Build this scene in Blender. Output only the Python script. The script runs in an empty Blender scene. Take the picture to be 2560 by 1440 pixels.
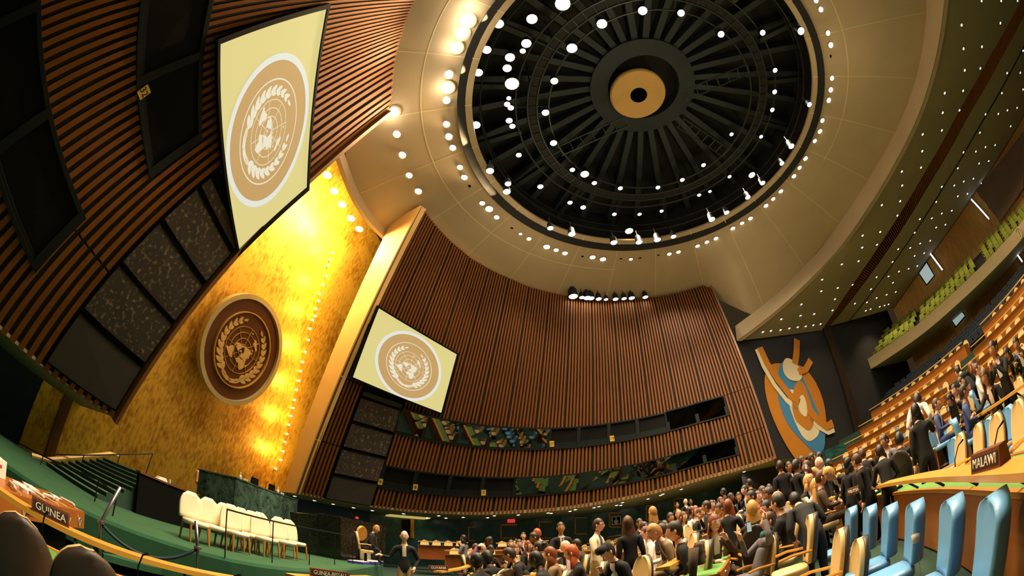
import bpy, math, random
import numpy as np
from mathutils import Vector, Matrix
random.seed(7)
PI = math.pi
# ------------------------------------------------------------------ lens: a 15 mm equisolid fisheye looking up along +Y
CAM = np.array([0.0, 0.0, 1.4]); F = 1067.0; PITCH = math.radians(35.0); ROLL = math.radians(3.0)
_p = np.array([[1, 0, 0], [0, math.cos(PITCH), -math.sin(PITCH)], [0, math.sin(PITCH), math.cos(PITCH)]])
_r = np.array([[math.cos(ROLL), 0, math.sin(ROLL)], [0, 1, 0], [-math.sin(ROLL), 0, math.cos(ROLL)]])
RC = _p @ _r                                   # columns: right, forward, up
def ray(px, py):
    u, v = px - 1280.0, 720.0 - py
    r = math.hypot(u, v); th = 2 * math.asin(r / (2 * F)); k = math.sin(th) / max(r, 1e-9)
    return RC @ np.array([u * k, math.cos(th), v * k])
def proj(P):
    c = (np.asarray(P, float) - CAM) @ RC
    n = np.linalg.norm(c); th = math.acos(max(-1, min(1, c[1] / n))); r = 2 * F * math.sin(th / 2)
    q = max(math.hypot(c[0], c[2]), 1e-9)
    return np.array([1280 + c[0] / q * r, 720 - c[2] / q * r])
def atD(px, py, D):
    d = ray(px, py); return CAM + d * (D / math.hypot(d[0], d[1]))
def atz(px, py, z):
    d = ray(px, py); return CAM + d * ((z - CAM[2]) / d[2])
def onplane(px, py, p0, n):
    d = ray(px, py); return CAM + d * (np.dot(np.asarray(p0) - CAM, n) / np.dot(d, n))
def azel(a, e):
    a, e = math.radians(a), math.radians(e)
    return np.array([math.sin(a) * math.cos(e), math.cos(a) * math.cos(e), math.sin(e)])
# the ceiling shell: a shallow cone round the dome opening
CC = np.array([7.5, 10.3]); HOLE_R = 8.86; HOLE_Z = 17.9; SLOPE = 0.26
def cone_z(rho): return HOLE_Z - SLOPE * (rho - HOLE_R)
def cone(px, py):
    lo, hi = 0.5, 80.0
    for _ in range(60):
        D = (lo + hi) / 2; P = atD(px, py, D)
        if P[2] > cone_z(math.hypot(P[0] - CC[0], P[1] - CC[1])): hi = D
        else: lo = D
    return P
class Ruled:
    """a wall of straight slats between a bottom curve and a top curve"""
    def __init__(s, B, T, sb=None, st=None):
        def res(C, sv):
            C = np.array(C, float)
            if sv is None:
                L = np.r_[0, np.cumsum(np.linalg.norm(np.diff(C[:, :2], axis=0), axis=1))]; sv = L / L[-1]
            g = np.linspace(0, 1, 161)
            D = np.stack([np.interp(g, sv, C[:, i]) for i in range(3)], 1)
            for _ in range(10):
                D[1:-1] = (D[:-2] + 2 * D[1:-1] + D[2:]) / 4
            return D
        s.g = np.linspace(0, 1, 161); s.B = res(B, sb); s.T = res(T, st)
    def at(s, u, t, off=0.0):
        b = np.array([np.interp(u, s.g, s.B[:, i]) for i in range(3)]); e = np.array([np.interp(u, s.g, s.T[:, i]) for i in range(3)])
        P = b + (e - b) * t
        if off: P = P + s.normal(u, t) * off
        return P
    def normal(s, u, t):
        e = 0.004; a = s.at(min(u + e, 1), t) - s.at(max(u - e, 0), t); b = s.at(u, t + e) - s.at(u, t - e)
        n = np.cross(a, b); n = n / np.linalg.norm(n)
        return n if np.dot(n, CAM - s.at(u, t)) > 0 else -n
    def inv(s, px, py, u=0.5, t=0.5):
        best = None
        for uu in np.linspace(0.02, 0.98, 13):
            for tt in np.linspace(0.03, 0.97, 9):
                d = np.hypot(*(proj(s.at(uu, tt)) - (px, py)))
                if best is None or d < best[0]: best = (d, uu, tt)
        _, u, t = best
        for _ in range(25):
            p = proj(s.at(u, t)); e = np.array([px, py]) - p
            if np.hypot(*e) < 0.05: break
            h = 1e-3
            J = np.stack([(proj(s.at(u + h if u < .99 else u - h, t)) - p) / (h if u < .99 else -h), (proj(s.at(u, t + h)) - p) / h], 1)
            try: du = np.linalg.solve(J, e)
            except Exception: break
            u = min(1.05, max(-0.05, u + max(-.1, min(.1, du[0])))); t = min(1.2, max(-0.2, t + max(-.1, min(.1, du[1]))))
        return u, t
def _interp_list(pts, vals): return vals
FB = [(738,1231,21.3),(810,1246,22.0),(929,1266,23.0),(1008,1277,23.6),(1098,1283,24.2),(1200,1286,24.6),(1318,1281,25.0),(1408,1274,25.1),(1480,1263,25.1),(1571,1247,25.0),(1661,1227,24.8),(1751,1200,24.4),(1838,1178,24.1),(1936,1148,23.7)]
FT = [(1051,515),(1082,556),(1122,600),(1181,649),(1239,681),(1327,719),(1396,736),(1443,743),(1514,750),(1632,744),(1700,731),(1772,709)]
farB = [atD(*p) for p in FB]
farT = [cone(*p) for p in FT]
farT = [p + (CAM - p) * 0.012 for p in farT]
_azb = np.array([math.atan2(p[0], p[1]) for p in farB]); _azt = np.array([math.atan2(p[0], p[1]) for p in farT])
FAR = Ruled(farB, farT, (_azb - _azb[0]) / (_azb[-1] - _azb[0]), (_azt - _azt[0]) / (_azt[-1] - _azt[0]))
_u = [0, 1.3, 1.9, 4.3, 6.2, 9.15, 13, 19]; _a = [187.3, 191.6, 194.8, 202.6, 205.8, 210.7, 216.5, 224]
nearB, nearT = [], []
for k in range(20):
    u = k * 1.0; a = math.radians(np.interp(u, _u, _a)); rho = 12.4 if k == 0 else 12.2
    nearB.append([-12.45 - 0.01 * u, 8.3 - u, 3.2]); nearT.append([CC[0] + rho * math.cos(a), CC[1] + rho * math.sin(a), cone_z(rho) - 0.05])
NEAR = Ruled(nearB, nearT, np.linspace(0, 1, 20), np.linspace(0, 1, 20))
# ------------------------------------------------------------------ helpers
SC = bpy.context.scene; COL = SC.collection
V = lambda *a: np.array(a if len(a) > 1 else a[0], float)
def unit(v): v = np.asarray(v, float); return v / max(np.linalg.norm(v), 1e-12)
def srgb(h):
    h = h.lstrip('#'); c = [int(h[i:i + 2], 16) / 255 for i in (0, 2, 4)]
    return tuple((x / 12.92 if x <= .04045 else ((x + .055) / 1.055) ** 2.4) for x in c) + (1,)
def mat(name, col, rough=.6, metal=0.0, var=.12, scale=6.0, emit=0.0, ecol=None, bump=0.0, spec=None, stretch=None):
    m = bpy.data.materials.new(name); m.use_nodes = True; nt = m.node_tree; b = nt.nodes['Principled BSDF']
    c = srgb(col) if isinstance(col, str) else col
    b.inputs['Roughness'].default_value = rough; b.inputs['Metallic'].default_value = metal
    if spec is not None: b.inputs['Specular IOR Level'].default_value = spec
    if var > 0:
        tc = nt.nodes.new('ShaderNodeTexCoord'); nz = nt.nodes.new('ShaderNodeTexNoise'); mp = nt.nodes.new('ShaderNodeMapping')
        nz.inputs['Scale'].default_value = scale; nz.inputs['Detail'].default_value = 4
        if stretch: mp.inputs['Scale'].default_value = stretch
        nt.links.new(tc.outputs['Object'], mp.inputs[0]); nt.links.new(mp.outputs[0], nz.inputs['Vector'])
        mx = nt.nodes.new('ShaderNodeMix'); mx.data_type = 'RGBA'
        mx.inputs[6].default_value = tuple(x * (1 - var) for x in c[:3]) + (1,); mx.inputs[7].default_value = tuple(min(1, x * (1 + var)) for x in c[:3]) + (1,)
        nt.links.new(nz.outputs['Fac'], mx.inputs[0]); nt.links.new(mx.outputs[2], b.inputs['Base Color'])
        if bump:
            bp = nt.nodes.new('ShaderNodeBump'); bp.inputs['Strength'].default_value = bump; bp.inputs['Distance'].default_value = .02
            nt.links.new(nz.outputs['Fac'], bp.inputs['Height']); nt.links.new(bp.outputs[0], b.inputs['Normal'])
    else: b.inputs['Base Color'].default_value = c
    if emit:
        b.inputs['Emission Color'].default_value = srgb(ecol) if ecol else c; b.inputs['Emission Strength'].default_value = emit
    return m
class MB:
    """collects faces, then links them as ONE mesh object"""
    def __init__(s): s.v = []; s.f = []; s.m = []; s.mi = 0; s.sm = False
    def add(s, vs, fs, mi=None):
        o = len(s.v); s.v += [tuple(map(float, p)) for p in vs]; s.f += [tuple(i + o for i in f) for f in fs]; s.m += [s.mi if mi is None else mi] * len(fs); return s
    def hexa(s, p, mi=None):     # 8 corners: bottom 0-3, top 4-7
        return s.add(p, [(3, 2, 1, 0), (4, 5, 6, 7), (0, 1, 5, 4), (1, 2, 6, 5), (2, 3, 7, 6), (3, 0, 4, 7)], mi)
    def box(s, c, d, ax=None, mi=None):   # centre, full size, axes (rows x,y,z)
        ax = np.eye(3) if ax is None else np.asarray(ax, float); c = V(c); h = V(d) / 2
        P = [c + ax[0] * h[0] * sx + ax[1] * h[1] * sy + ax[2] * h[2] * sz for sz in (-1, 1) for sx, sy in ((-1, -1), (1, -1), (1, 1), (-1, 1))]
        return s.hexa(P, mi)
    def quad(s, *p, mi=None): return s.add(p, [tuple(range(len(p)))], mi)
    def tube(s, pts, r, n=8, mi=None, cap=True):
        pts = [V(p) for p in pts]; rr = r if hasattr(r, '__len__') else [r] * len(pts); rings = []; up = V(0, 0, 1)
        for i, p in enumerate(pts):
            t = unit(pts[min(i + 1, len(pts) - 1)] - pts[max(i - 1, 0)])
            a = np.cross(t, up); a = unit(a) if np.linalg.norm(a) > 1e-4 else V(1, 0, 0); b = np.cross(t, a)
            rings.append([p + (a * math.cos(k * 2 * PI / n) + b * math.sin(k * 2 * PI / n)) * rr[i] for k in range(n)])
        vs = [q for g in rings for q in g]; fs = [(i * n + k, i * n + (k + 1) % n, (i + 1) * n + (k + 1) % n, (i + 1) * n + k) for i in range(len(pts) - 1) for k in range(n)]
        if cap: fs += [tuple(range(n))[::-1], tuple((len(pts) - 1) * n + k for k in range(n))]
        return s.add(vs, fs, mi)
    def lathe(s, prof, c=(0, 0, 0), n=24, ax=None, mi=None):   # prof: (radius, height)
        ax = np.eye(3) if ax is None else np.asarray(ax, float); c = V(c); vs = []; fs = []
        for r, h in prof: vs += [c + ax[0] * r * math.cos(k * 2 * PI / n) + ax[1] * r * math.sin(k * 2 * PI / n) + ax[2] * h for k in range(n)]
        for i in range(len(prof) - 1): fs += [(i * n + k, i * n + (k + 1) % n, (i + 1) * n + (k + 1) % n, (i + 1) * n + k) for k in range(n)]
        ring = prof[0] == prof[-1]
        if prof[0][0] > 1e-6 and not ring: fs.append(tuple(range(n))[::-1])
        if prof[-1][0] > 1e-6 and not ring: fs.append(tuple((len(prof) - 1) * n + k for k in range(n)))
        return s.add(vs, fs, mi)
    def grid(s, rows, mi=None, closed=False):
        n = len(rows[0]); vs = [p for r in rows for p in r]; fs = []
        for i in range(len(rows) - 1):
            for k in range(n if closed else n - 1): fs.append((i * n + k, i * n + (k + 1) % n, (i + 1) * n + (k + 1) % n, (i + 1) * n + k))
        return s.add(vs, fs, mi)
    def prism(s, poly, c, u, v, w, h, mi=None):  # polygon in (u,v) round c, extruded by h along w
        c, u, v, w = V(c), V(u), V(v), V(w); n = len(poly)
        vs = [c + u * a + v * b for a, b in poly] + [c + u * a + v * b + w * h for a, b in poly]
        return s.add(vs, [tuple(range(n))[::-1], tuple(range(n, 2 * n))] + [(k, (k + 1) % n, n + (k + 1) % n, n + k) for k in range(n)], mi)
    def mesh(s, name, mats, smooth=False):
        me = bpy.data.meshes.new(name); me.from_pydata(s.v, [], s.f); mats = mats if isinstance(mats, (list, tuple)) else [mats]
        for m in mats: me.materials.append(m)
        if len(mats) > 1: me.polygons.foreach_set('material_index', s.m)
        if smooth: me.polygons.foreach_set('use_smooth', [True] * len(me.polygons))
        me.update(); return me
    def build(s, name, mats, parent=None, smooth=False, loc=None, mod=None):
        o = bpy.data.objects.new(name, s.mesh(name, mats, smooth)); COL.objects.link(o)
        if parent is not None: o.parent = parent
        if loc is not None: o.location = Vector(loc)
        if mod: mod(o)
        return o
def bevel(w, seg=2, lim=40):
    def f(o):
        m = o.modifiers.new('edge', 'BEVEL'); m.width = w; m.segments = seg; m.limit_method = 'ANGLE'; m.angle_limit = math.radians(lim)
    return f
def subd(n=2):
    def f(o):
        m = o.modifiers.new('smooth', 'SUBSURF'); m.levels = n; m.render_levels = n
    return f
def tag(o, label, cat, group=None, kind=None):
    if label: o['label'] = label
    if cat: o['category'] = cat
    if group: o['group'] = group
    if kind: o['kind'] = kind
    return o
def thing(name, label, cat, loc=(0, 0, 0), rz=0.0, group=None):
    o = bpy.data.objects.new(name, None); COL.objects.link(o); o.location = Vector(loc); o.rotation_euler = (0, 0, rz); o.empty_display_size = .2
    return tag(o, label, cat, group)
def struct(o): o['kind'] = 'structure'; return o
def dup(root, loc=None, rz=None, label=None, group=None):
    r = root.copy(); COL.objects.link(r)
    if loc is not None: r.location = Vector(loc)
    if rz is not None: r.rotation_euler = (0, 0, rz)
    if label: r['label'] = label
    if group: r['group'] = group
    for ch in list(root.children):
        c = ch.copy(); COL.objects.link(c); c.parent = r
        for g in list(ch.children):
            d = g.copy(); COL.objects.link(d); d.parent = c
    return r
def text_mesh(txt, size, depth=.004):
    cu = bpy.data.curves.new('letters', 'FONT'); cu.body = txt; cu.size = size; cu.extrude = depth; cu.align_x = 'CENTER'; cu.align_y = 'CENTER'; cu.resolution_u = 2
    o = bpy.data.objects.new('letters', cu); COL.objects.link(o); dg = bpy.context.evaluated_depsgraph_get()
    me = bpy.data.meshes.new_from_object(o.evaluated_get(dg)); bpy.data.objects.remove(o); bpy.data.curves.remove(cu); return me
def frame_of(n, up=(0, 0, 1)):    # right, up, normal for someone who faces the surface
    n = unit(n); r = unit(np.cross(up, n)); return r, np.cross(n, r), n
def axes_mat(r, u, n, c):
    return Matrix(((r[0], u[0], n[0], c[0]), (r[1], u[1], n[1], c[1]), (r[2], u[2], n[2], c[2]), (0, 0, 0, 1)))

# ------------------------------------------------------------------ materials
M = {}
M['slat'] = mat('slat_wood', '#744314', .55, 0, .3, 3, stretch=(1, 1, .4), spec=.2)
M['slat_back'] = mat('slat_backing', '#070504', .9, 0, .1)
M['black'] = mat('black_paint', '#060606', .75, 0, .1, spec=.15)
M['frame'] = mat('dark_bronze_frame', '#0c1415', .6, 0, .1, spec=.2)
M['glass'] = mat('dark_glass', '#020303', .03, 0, 0, spec=1.0)
M['panel'] = mat('speaker_cloth', '#3a332c', .95, 0, .12, 2)
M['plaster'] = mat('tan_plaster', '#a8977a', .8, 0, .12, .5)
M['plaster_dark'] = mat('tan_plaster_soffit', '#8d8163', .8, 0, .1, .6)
M['joint'] = mat('ceiling_joint', '#cfba90', .7, 0, .05)
M['navy'] = mat('navy_wall', '#132a3d', .7, 0, .15, 1)
M['charcoal'] = mat('charcoal_wall', '#1f1e21', .85, 0, .15, .8)
M['carpet'] = mat('green_carpet', '#225336', .95, 0, .22, 2.5)
M['carpet_dark'] = mat('green_carpet_aisle', '#2a4436', .95, 0, .2, 2.5)
M['gold_edge'] = mat('ochre_plaster', '#e6bd74', .6, 0, .08, 1)
M['teak'] = mat('brown_edge', '#6e431f', .45, 0, .2, 4)
M['white_lamp'] = mat('lamp_glow', '#fff6ea', .5, 0, 0, emit=28, ecol='#fff3e2')
M['warm_lamp'] = mat('warm_lamp_glow', '#ffe2a8', .5, 0, 0, emit=30, ecol='#ffd998')
M['small_lamp'] = mat('downlight_glow', '#ffffff', .5, 0, 0, emit=14, ecol='#f6f1ff')
M['metal_dark'] = mat('dark_metal', '#23272a', .45, .7, .1)
M['steel'] = mat('brushed_steel', '#a9a9ab', .3, .9, .05)
def marble(name, base, vein, dark, scale=2.0, rough=.18, brick=None):
    m = bpy.data.materials.new(name); m.use_nodes = True; nt = m.node_tree; b = nt.nodes['Principled BSDF']; b.inputs['Roughness'].default_value = rough
    tc = nt.nodes.new('ShaderNodeTexCoord'); n1 = nt.nodes.new('ShaderNodeTexNoise'); n2 = nt.nodes.new('ShaderNodeTexNoise')
    n1.inputs['Scale'].default_value = scale; n1.inputs['Detail'].default_value = 8; n1.inputs['Distortion'].default_value = 2.2
    n2.inputs['Scale'].default_value = scale * 2.6; n2.inputs['Detail'].default_value = 10; n2.inputs['Distortion'].default_value = 3.5
    for n in (n1, n2): nt.links.new(tc.outputs['Object'], n.inputs['Vector'])
    r1 = nt.nodes.new('ShaderNodeValToRGB'); r1.color_ramp.elements[0].position = .35; r1.color_ramp.elements[0].color = srgb(dark); r1.color_ramp.elements[1].position = .62; r1.color_ramp.elements[1].color = srgb(base)
    nt.links.new(n1.outputs['Fac'], r1.inputs[0])
    r2 = nt.nodes.new('ShaderNodeValToRGB'); e = r2.color_ramp.elements; e[0].position = .47; e[0].color = (0, 0, 0, 1); e[1].position = .5; e[1].color = (1, 1, 1, 1); x = e.new(.53); x.color = (0, 0, 0, 1)
    nt.links.new(n2.outputs['Fac'], r2.inputs[0])
    mx = nt.nodes.new('ShaderNodeMix'); mx.data_type = 'RGBA'; mx.inputs[7].default_value = srgb(vein)
    ml = nt.nodes.new('ShaderNodeMath'); ml.operation = 'MULTIPLY'; ml.inputs[1].default_value = .45
    nt.links.new(r2.outputs[0], ml.inputs[0]); nt.links.new(ml.outputs[0], mx.inputs[0]); nt.links.new(r1.outputs[0], mx.inputs[6])
    out = mx.outputs[2]
    if brick:     # slabs of different tone
        vo = nt.nodes.new('ShaderNodeTexVoronoi'); vo.distance = 'CHEBYCHEV'; vo.inputs['Scale'].default_value = brick; vo.inputs['Randomness'].default_value = .35
        nt.links.new(tc.outputs['Object'], vo.inputs['Vector'])
        hs = nt.nodes.new('ShaderNodeHueSaturation'); sp = nt.nodes.new('ShaderNodeSeparateColor'); nt.links.new(vo.outputs['Color'], sp.inputs[0])
        mr = nt.nodes.new('ShaderNodeMapRange'); mr.inputs[3].default_value = .55; mr.inputs[4].default_value = 1.35
        nt.links.new(sp.outputs[0], mr.inputs[0]); nt.links.new(mr.outputs[0], hs.inputs['Value']); nt.links.new(out, hs.inputs['Color']); out = hs.outputs[0]
    nt.links.new(out, b.inputs['Base Color']); return m
M['slab_marble'] = marble('green_marble', '#4d6a5c', '#8aa08f', '#1e332c', 1.6, .16, .75)
M['teal_marble'] = marble('teal_marble', '#2c5a55', '#4d7d74', '#183a38', .9, .2)
M['black_marble'] = marble('black_marble', '#15140f', '#6d6146', '#070707', 2.4, .15)
def gold_leaf():
    m = bpy.data.materials.new('gold_leaf_wall'); m.use_nodes = True; nt = m.node_tree; b = nt.nodes['Principled BSDF']
    b.inputs['Metallic'].default_value = .45; b.inputs['Roughness'].default_value = .45
    tc = nt.nodes.new('ShaderNodeTexCoord'); mp = nt.nodes.new('ShaderNodeMapping'); mp.inputs['Scale'].default_value = (1, 1, .35)
    n1 = nt.nodes.new('ShaderNodeTexNoise'); n1.inputs['Scale'].default_value = 7; n1.inputs['Detail'].default_value = 6
    n2 = nt.nodes.new('ShaderNodeTexNoise'); n2.inputs['Scale'].default_value = .55; n2.inputs['Detail'].default_value = 3
    nt.links.new(tc.outputs['Object'], mp.inputs[0]); nt.links.new(mp.outputs[0], n1.inputs['Vector']); nt.links.new(tc.outputs['Object'], n2.inputs['Vector'])
    ad = nt.nodes.new('ShaderNodeMath'); ad.operation = 'MULTIPLY_ADD'; ad.inputs[1].default_value = .55; nt.links.new(n1.outputs['Fac'], ad.inputs[0])
    m2 = nt.nodes.new('ShaderNodeMath'); m2.operation = 'MULTIPLY'; m2.inputs[1].default_value = .45; nt.links.new(n2.outputs['Fac'], m2.inputs[0]); nt.links.new(m2.outputs[0], ad.inputs[2])
    r = nt.nodes.new('ShaderNodeValToRGB'); r.color_ramp.elements[0].position = .36; r.color_ramp.elements[0].color = srgb('#b3761c'); r.color_ramp.elements[1].position = .56; r.color_ramp.elements[1].color = srgb('#f6bf45')
    nt.links.new(ad.outputs[0], r.inputs[0]); nt.links.new(r.outputs[0], b.inputs['Base Color'])
    bp = nt.nodes.new('ShaderNodeBump'); bp.inputs['Strength'].default_value = .15; bp.inputs['Distance'].default_value = .02; nt.links.new(n1.outputs['Fac'], bp.inputs['Height']); nt.links.new(bp.outputs[0], b.inputs['Normal'])
    return m
M['gold'] = gold_leaf()
def cloth_spots():
    m = mat('spotted_speaker_cloth', '#40382f', .95, 0, 0); nt = m.node_tree; b = nt.nodes['Principled BSDF']
    tc = nt.nodes.new('ShaderNodeTexCoord'); n = nt.nodes.new('ShaderNodeTexNoise'); n.inputs['Scale'].default_value = 7; n.inputs['Detail'].default_value = 3
    nt.links.new(tc.outputs['Object'], n.inputs['Vector'])
    r = nt.nodes.new('ShaderNodeValToRGB'); r.color_ramp.elements[0].position = .55; r.color_ramp.elements[0].color = srgb('#3a332b'); r.color_ramp.elements[1].position = .70; r.color_ramp.elements[1].color = srgb('#7d6c4e')
    nt.links.new(n.outputs['Fac'], r.inputs[0]); nt.links.new(r.outputs[0], b.inputs['Base Color']); return m
M['panel_spot'] = cloth_spots()
# ------------------------------------------------------------------ slatted side walls
def ruled_sheet(W, off, s0=0., s1=1., t0=0., t1=1., nu=40):
    return [[W.at(u, t, off) for u in np.linspace(s0, s1, nu)] for t in np.linspace(t0, t1, 5)]
def slats(mb, W, s_list, spans, w, d, base=0.0):
    for u in s_list:
        for t0, t1 in spans(u):
            if t1 - t0 < .004: continue
            a, b = W.at(u, t0), W.at(u, t1); na, nb = W.normal(u, .5 * (t0 + t1)), W.normal(u, .5 * (t0 + t1))
            ax = unit(b - a); tg = unit(np.cross(na, ax)); e = .004
            h = .5 * w * np.linalg.norm(W.at(min(u + e, 1), t0) - W.at(min(u + e, 1) - 2 * e, t0)) / (2 * e); k = .5 * w * np.linalg.norm(W.at(min(u + e, 1), t1) - W.at(min(u + e, 1) - 2 * e, t1)) / (2 * e)
            mb.hexa([a + tg * -h + na * base, a + tg * h + na * base, a + tg * h + na * (base + d), a - tg * h + na * (base + d),
                     b + tg * -k + nb * base, b + tg * k + nb * base, b + tg * k + nb * (base + d), b - tg * k + nb * (base + d)])
def panel_quad(mb, W, s0, s1, t0, t1, off, th, n=1):
    P = [W.at(s0, t0), W.at(s1, t0), W.at(s1, t1), W.at(s0, t1)]; nn = W.normal((s0 + s1) / 2, (t0 + t1) / 2)
    mb.hexa([p + nn * off for p in P] + [p + nn * (off + th) for p in P])
# far wall
fl0 = lambda s: .081 - .016 * s; fl1 = lambda s: .174 - .030 * s; fu0 = lambda s: .297 - .043 * s; fu1 = lambda s: .392 - .040 * s
wall = struct(MB().grid(ruled_sheet(FAR, -.04)).build('wall_far', M['slat_back']))
def far_spans(s):
    if s < .056: return [(-.002, .193), (.197, .408), (.412, 1)]
    if s < .160: return [(.425, 1)]
    if s < .929: return [(-.002, fl0(s)), (fl1(s), fu0(s)), (fu1(s), 1)]
    return [(-.002, .15), (.153, .355), (.358, 1)]
mb = MB(); rs = random.Random(3); slist = []; s = .004
while s < .998:
    slist.append(s); s += .0082 if (len(slist) % 8) else .0105
slats(mb, FAR, slist, far_spans, .0042, .09, -.03)
struct(mb.build('slat', M['slat'], wall))
mb = MB(); a0, a1 = FAR.at(1, -.003), FAR.at(1, 1)        # bright-edged end board of the far wall
out = unit(FAR.at(1, .5) - FAR.at(.97, .5)); nn = FAR.normal(.98, .5)
mb.hexa([a0 - nn * .9, a0 - nn * .9 + out * .12, a0 + nn * .2 + out * .12, a0 + nn * .2, a1 - nn * .9, a1 - nn * .9 + out * .12, a1 + nn * .2 + out * .12, a1 + nn * .2])
struct(mb.build('end_board', M['teak'], wall))
# the recess jamb beside the gold wall, and its thin brown edge
dj = unit(V(-.89, .45, 0)); mb = MB(); j0, j1 = FAR.at(0, -.003), FAR.at(0, 1.0)
mb.hexa([j0 + dj * 1.15, j0 + V(.02, -.04, 0), j0 + V(.25, .25, 0), j0 + dj * 1.15 + V(.3, .4, 0), j1 + dj * 1.9, j1 + V(.02, -.04, 0), j1 + V(.25, .25, 0), j1 + dj * 1.9 + V(.3, .4, 0)])
struct(mb.build('trim_recess_far', M['gold_edge']))
# near wall
nl0 = lambda s: .126 + .25 * (s - .3); nl1 = lambda s: .249 + .19 * (s - .281); nu0 = lambda s: .379 + .24 * (s - .268); nu1 = lambda s: .486 + .25 * (s - .241)
wallN = struct(MB().grid(ruled_sheet(NEAR, -.04)).build('wall_near', M['slat_back']))
def near_spans(s):
    if s < .182: return [(-.004, .012), (.50, 1)]
    if s < .272: return [(-.004, .22), (.224, 1)]
    if s < .295: return [(-.004, .22), (.224, nu0(s)), (nu1(s), 1)]
    return [(-.004, nl0(s)), (nl1(s), nu0(s)), (nu1(s), 1)]
mb = MB(); slats(mb, NEAR, [.008 + k * .0196 for k in range(51)], near_spans, .0105, .075, -.03)
struct(mb.build('slat', M['slat'], wallN))
mb = MB(); a0, a1 = NEAR.at(0, -.008), NEAR.at(0, 1.0); out = V(-.35, .93, 0); nn = NEAR.normal(.01, .4)
mb.hexa([a0 - nn * 1.2 + out * .25, a0 - nn * 1.2 + out * .1, a0 + nn * .22, a0 + nn * .22 + out * .22, a1 - nn * 1.2 + out * .25, a1 - nn * 1.2 + out * .1, a1 + nn * .22, a1 + nn * .22 + out * .22])
struct(mb.build('end_board', M['teak'], wallN))
# window bands: every window is a frame, a sill and a pane
wn = [0]
def window(W, s0, s1, lo, hi, dark, sill=.3):
    tl = 0 if dark else .20; wn[0] += 1; mb = MB(); m2 = MB(); m3 = MB(); e = .004 if W is FAR else .009
    c = lambda s, f, off: W.at(s, lo(s) + (hi(s) - lo(s)) * f, off)
    for (sa, sb) in ((s0 - e, s0 + e), (s1 - e, s1 + e)):
        P = [c(sa, 0, 0), c(sb, 0, 0), c(sb, 1, 0), c(sa, 1, 0)]; n = W.normal(s0, lo(s0)); mb.hexa([p - n * .02 for p in P] + [p + n * .10 for p in P])
    for fa, fb in ((0, .07), (.93, 1)):
        P = [c(s0, fa, 0), c(s1, fa, 0), c(s1, fb, 0), c(s0, fb, 0)]; n = W.normal(s0, lo(s0)); mb.hexa([p - n * .02 for p in P] + [p + n * (.09 if fa < .5 else .09 + tl) for p in P])
    w = struct(mb.build('window_%d' % wn[0], M['frame']))
    struct(m2.add([c(s0, .05, .0), c(s1, .05, .0), c(s1, .95, tl), c(s0, .95, tl)], [(0, 1, 2, 3)]).build('pane', M['black'] if dark else M['glass'], w))
    if dark:
        P = [c(s0 + e, .06, 0), c(s1 - e, .06, 0), c(s1 - e, sill, 0), c(s0 + e, sill, 0)]; n = W.normal(s0, lo(s0)); struct(m3.hexa([p - n * .01 for p in P] + [p + n * .05 for p in P]).build('sill', M['frame'], w))
    return w
xs = [.160] + [FAR.inv(x, y)[0] for x, y in ((1037, 1195), (1122, 1208), (1205, 1212), (1287, 1213), (1369, 1212), (1446, 1203), (1527, 1192), (1606, 1176), (1685, 1158), (1761, 1140))] + [.928]
for k in range(11): window(FAR, xs[k], xs[k + 1], fl0, fl1, k < 4)
xu = [.156] + [FAR.inv(x, y)[0] for x, y in ((1063, 1062), (1143, 1078), (1222, 1090), (1295, 1094), (1372, 1095), (1446, 1092), (1522, 1086), (1594, 1074), (1669, 1057), (1742, 1036))] + [.928]
for k in range(11): window(FAR, xu[k], xu[k + 1], fu0, fu1, 5 <= k <= 8)
for k in range(4): window(NEAR, .29 + .19 * k, min(.999, .48 + .19 * k), nl0, nl1, True, .12)
for k in range(4): window(NEAR, .265 + .183 * k, min(.999, .448 + .183 * k), nu0, nu1, True, .12)
# speaker panels, one column on each side of the gold wall
def acoustic(W, s0, s1, t0, t1, m, label, g):
    t = thing('loudspeaker_panel', label, 'speaker panel', W.at((s0 + s1) / 2, t0), 0, None)
    c = V(t.location); mb = MB(); mb2 = MB(); n = W.normal((s0 + s1) / 2, (t0 + t1) / 2)
    P = [W.at(s0, t0), W.at(s1, t0), W.at(s1, t1), W.at(s0, t1)]; mid = sum(P) / 4
    Q = [p + (mid - p) * .02 for p in P]
    mb.hexa([p - c + n * .0 for p in Q] + [p - c + n * .10 for p in Q]); mb.build('cloth', m, t)
    for a, b in ((0, 1), (1, 2), (2, 3), (3, 0)):
        mb2.hexa([P[a] - c - n * .05, P[b] - c - n * .05, Q[b] - c - n * .05, Q[a] - c - n * .05, P[a] - c + n * .12, P[b] - c + n * .12, Q[b] - c + n * .12, Q[a] - c + n * .12])
    mb2.build('frame', M['black'], t)
order = ['lowest', 'second from the bottom', 'third from the bottom', 'fourth from the bottom', 'thin topmost']
for k, (a, b) in enumerate(((.005, .092), (.102, .190), (.200, .283), (.293, .372), (.380, .396))):
    acoustic(FAR, .061, .157, a, b, M['panel'] if k in (0, 4) else M['panel_spot'], 'dark cloth speaker panel under the far screen, %s of its column' % order[k], 0)
for k, (a, b) in enumerate(((.016, .130), (.143, .245), (.254, .350), (.361, .442), (.452, .476))):
    acoustic(NEAR, .005, .174, a, b, M['panel'] if k in (0,) else M['panel_spot'], 'dark cloth speaker panel under the near screen, %s of its column' % order[k], 0)
# black surround bands behind the panel columns
mb = MB(); panel_quad(mb, NEAR, .0, .185, .0, .5, -.035, .02); struct(mb.build('panel_recess', M['black'], wallN))
mb = MB(); panel_quad(mb, FAR, .052, .162, .0, .41, -.035, .02); struct(mb.build('panel_recess', M['black'], wall))
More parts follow.
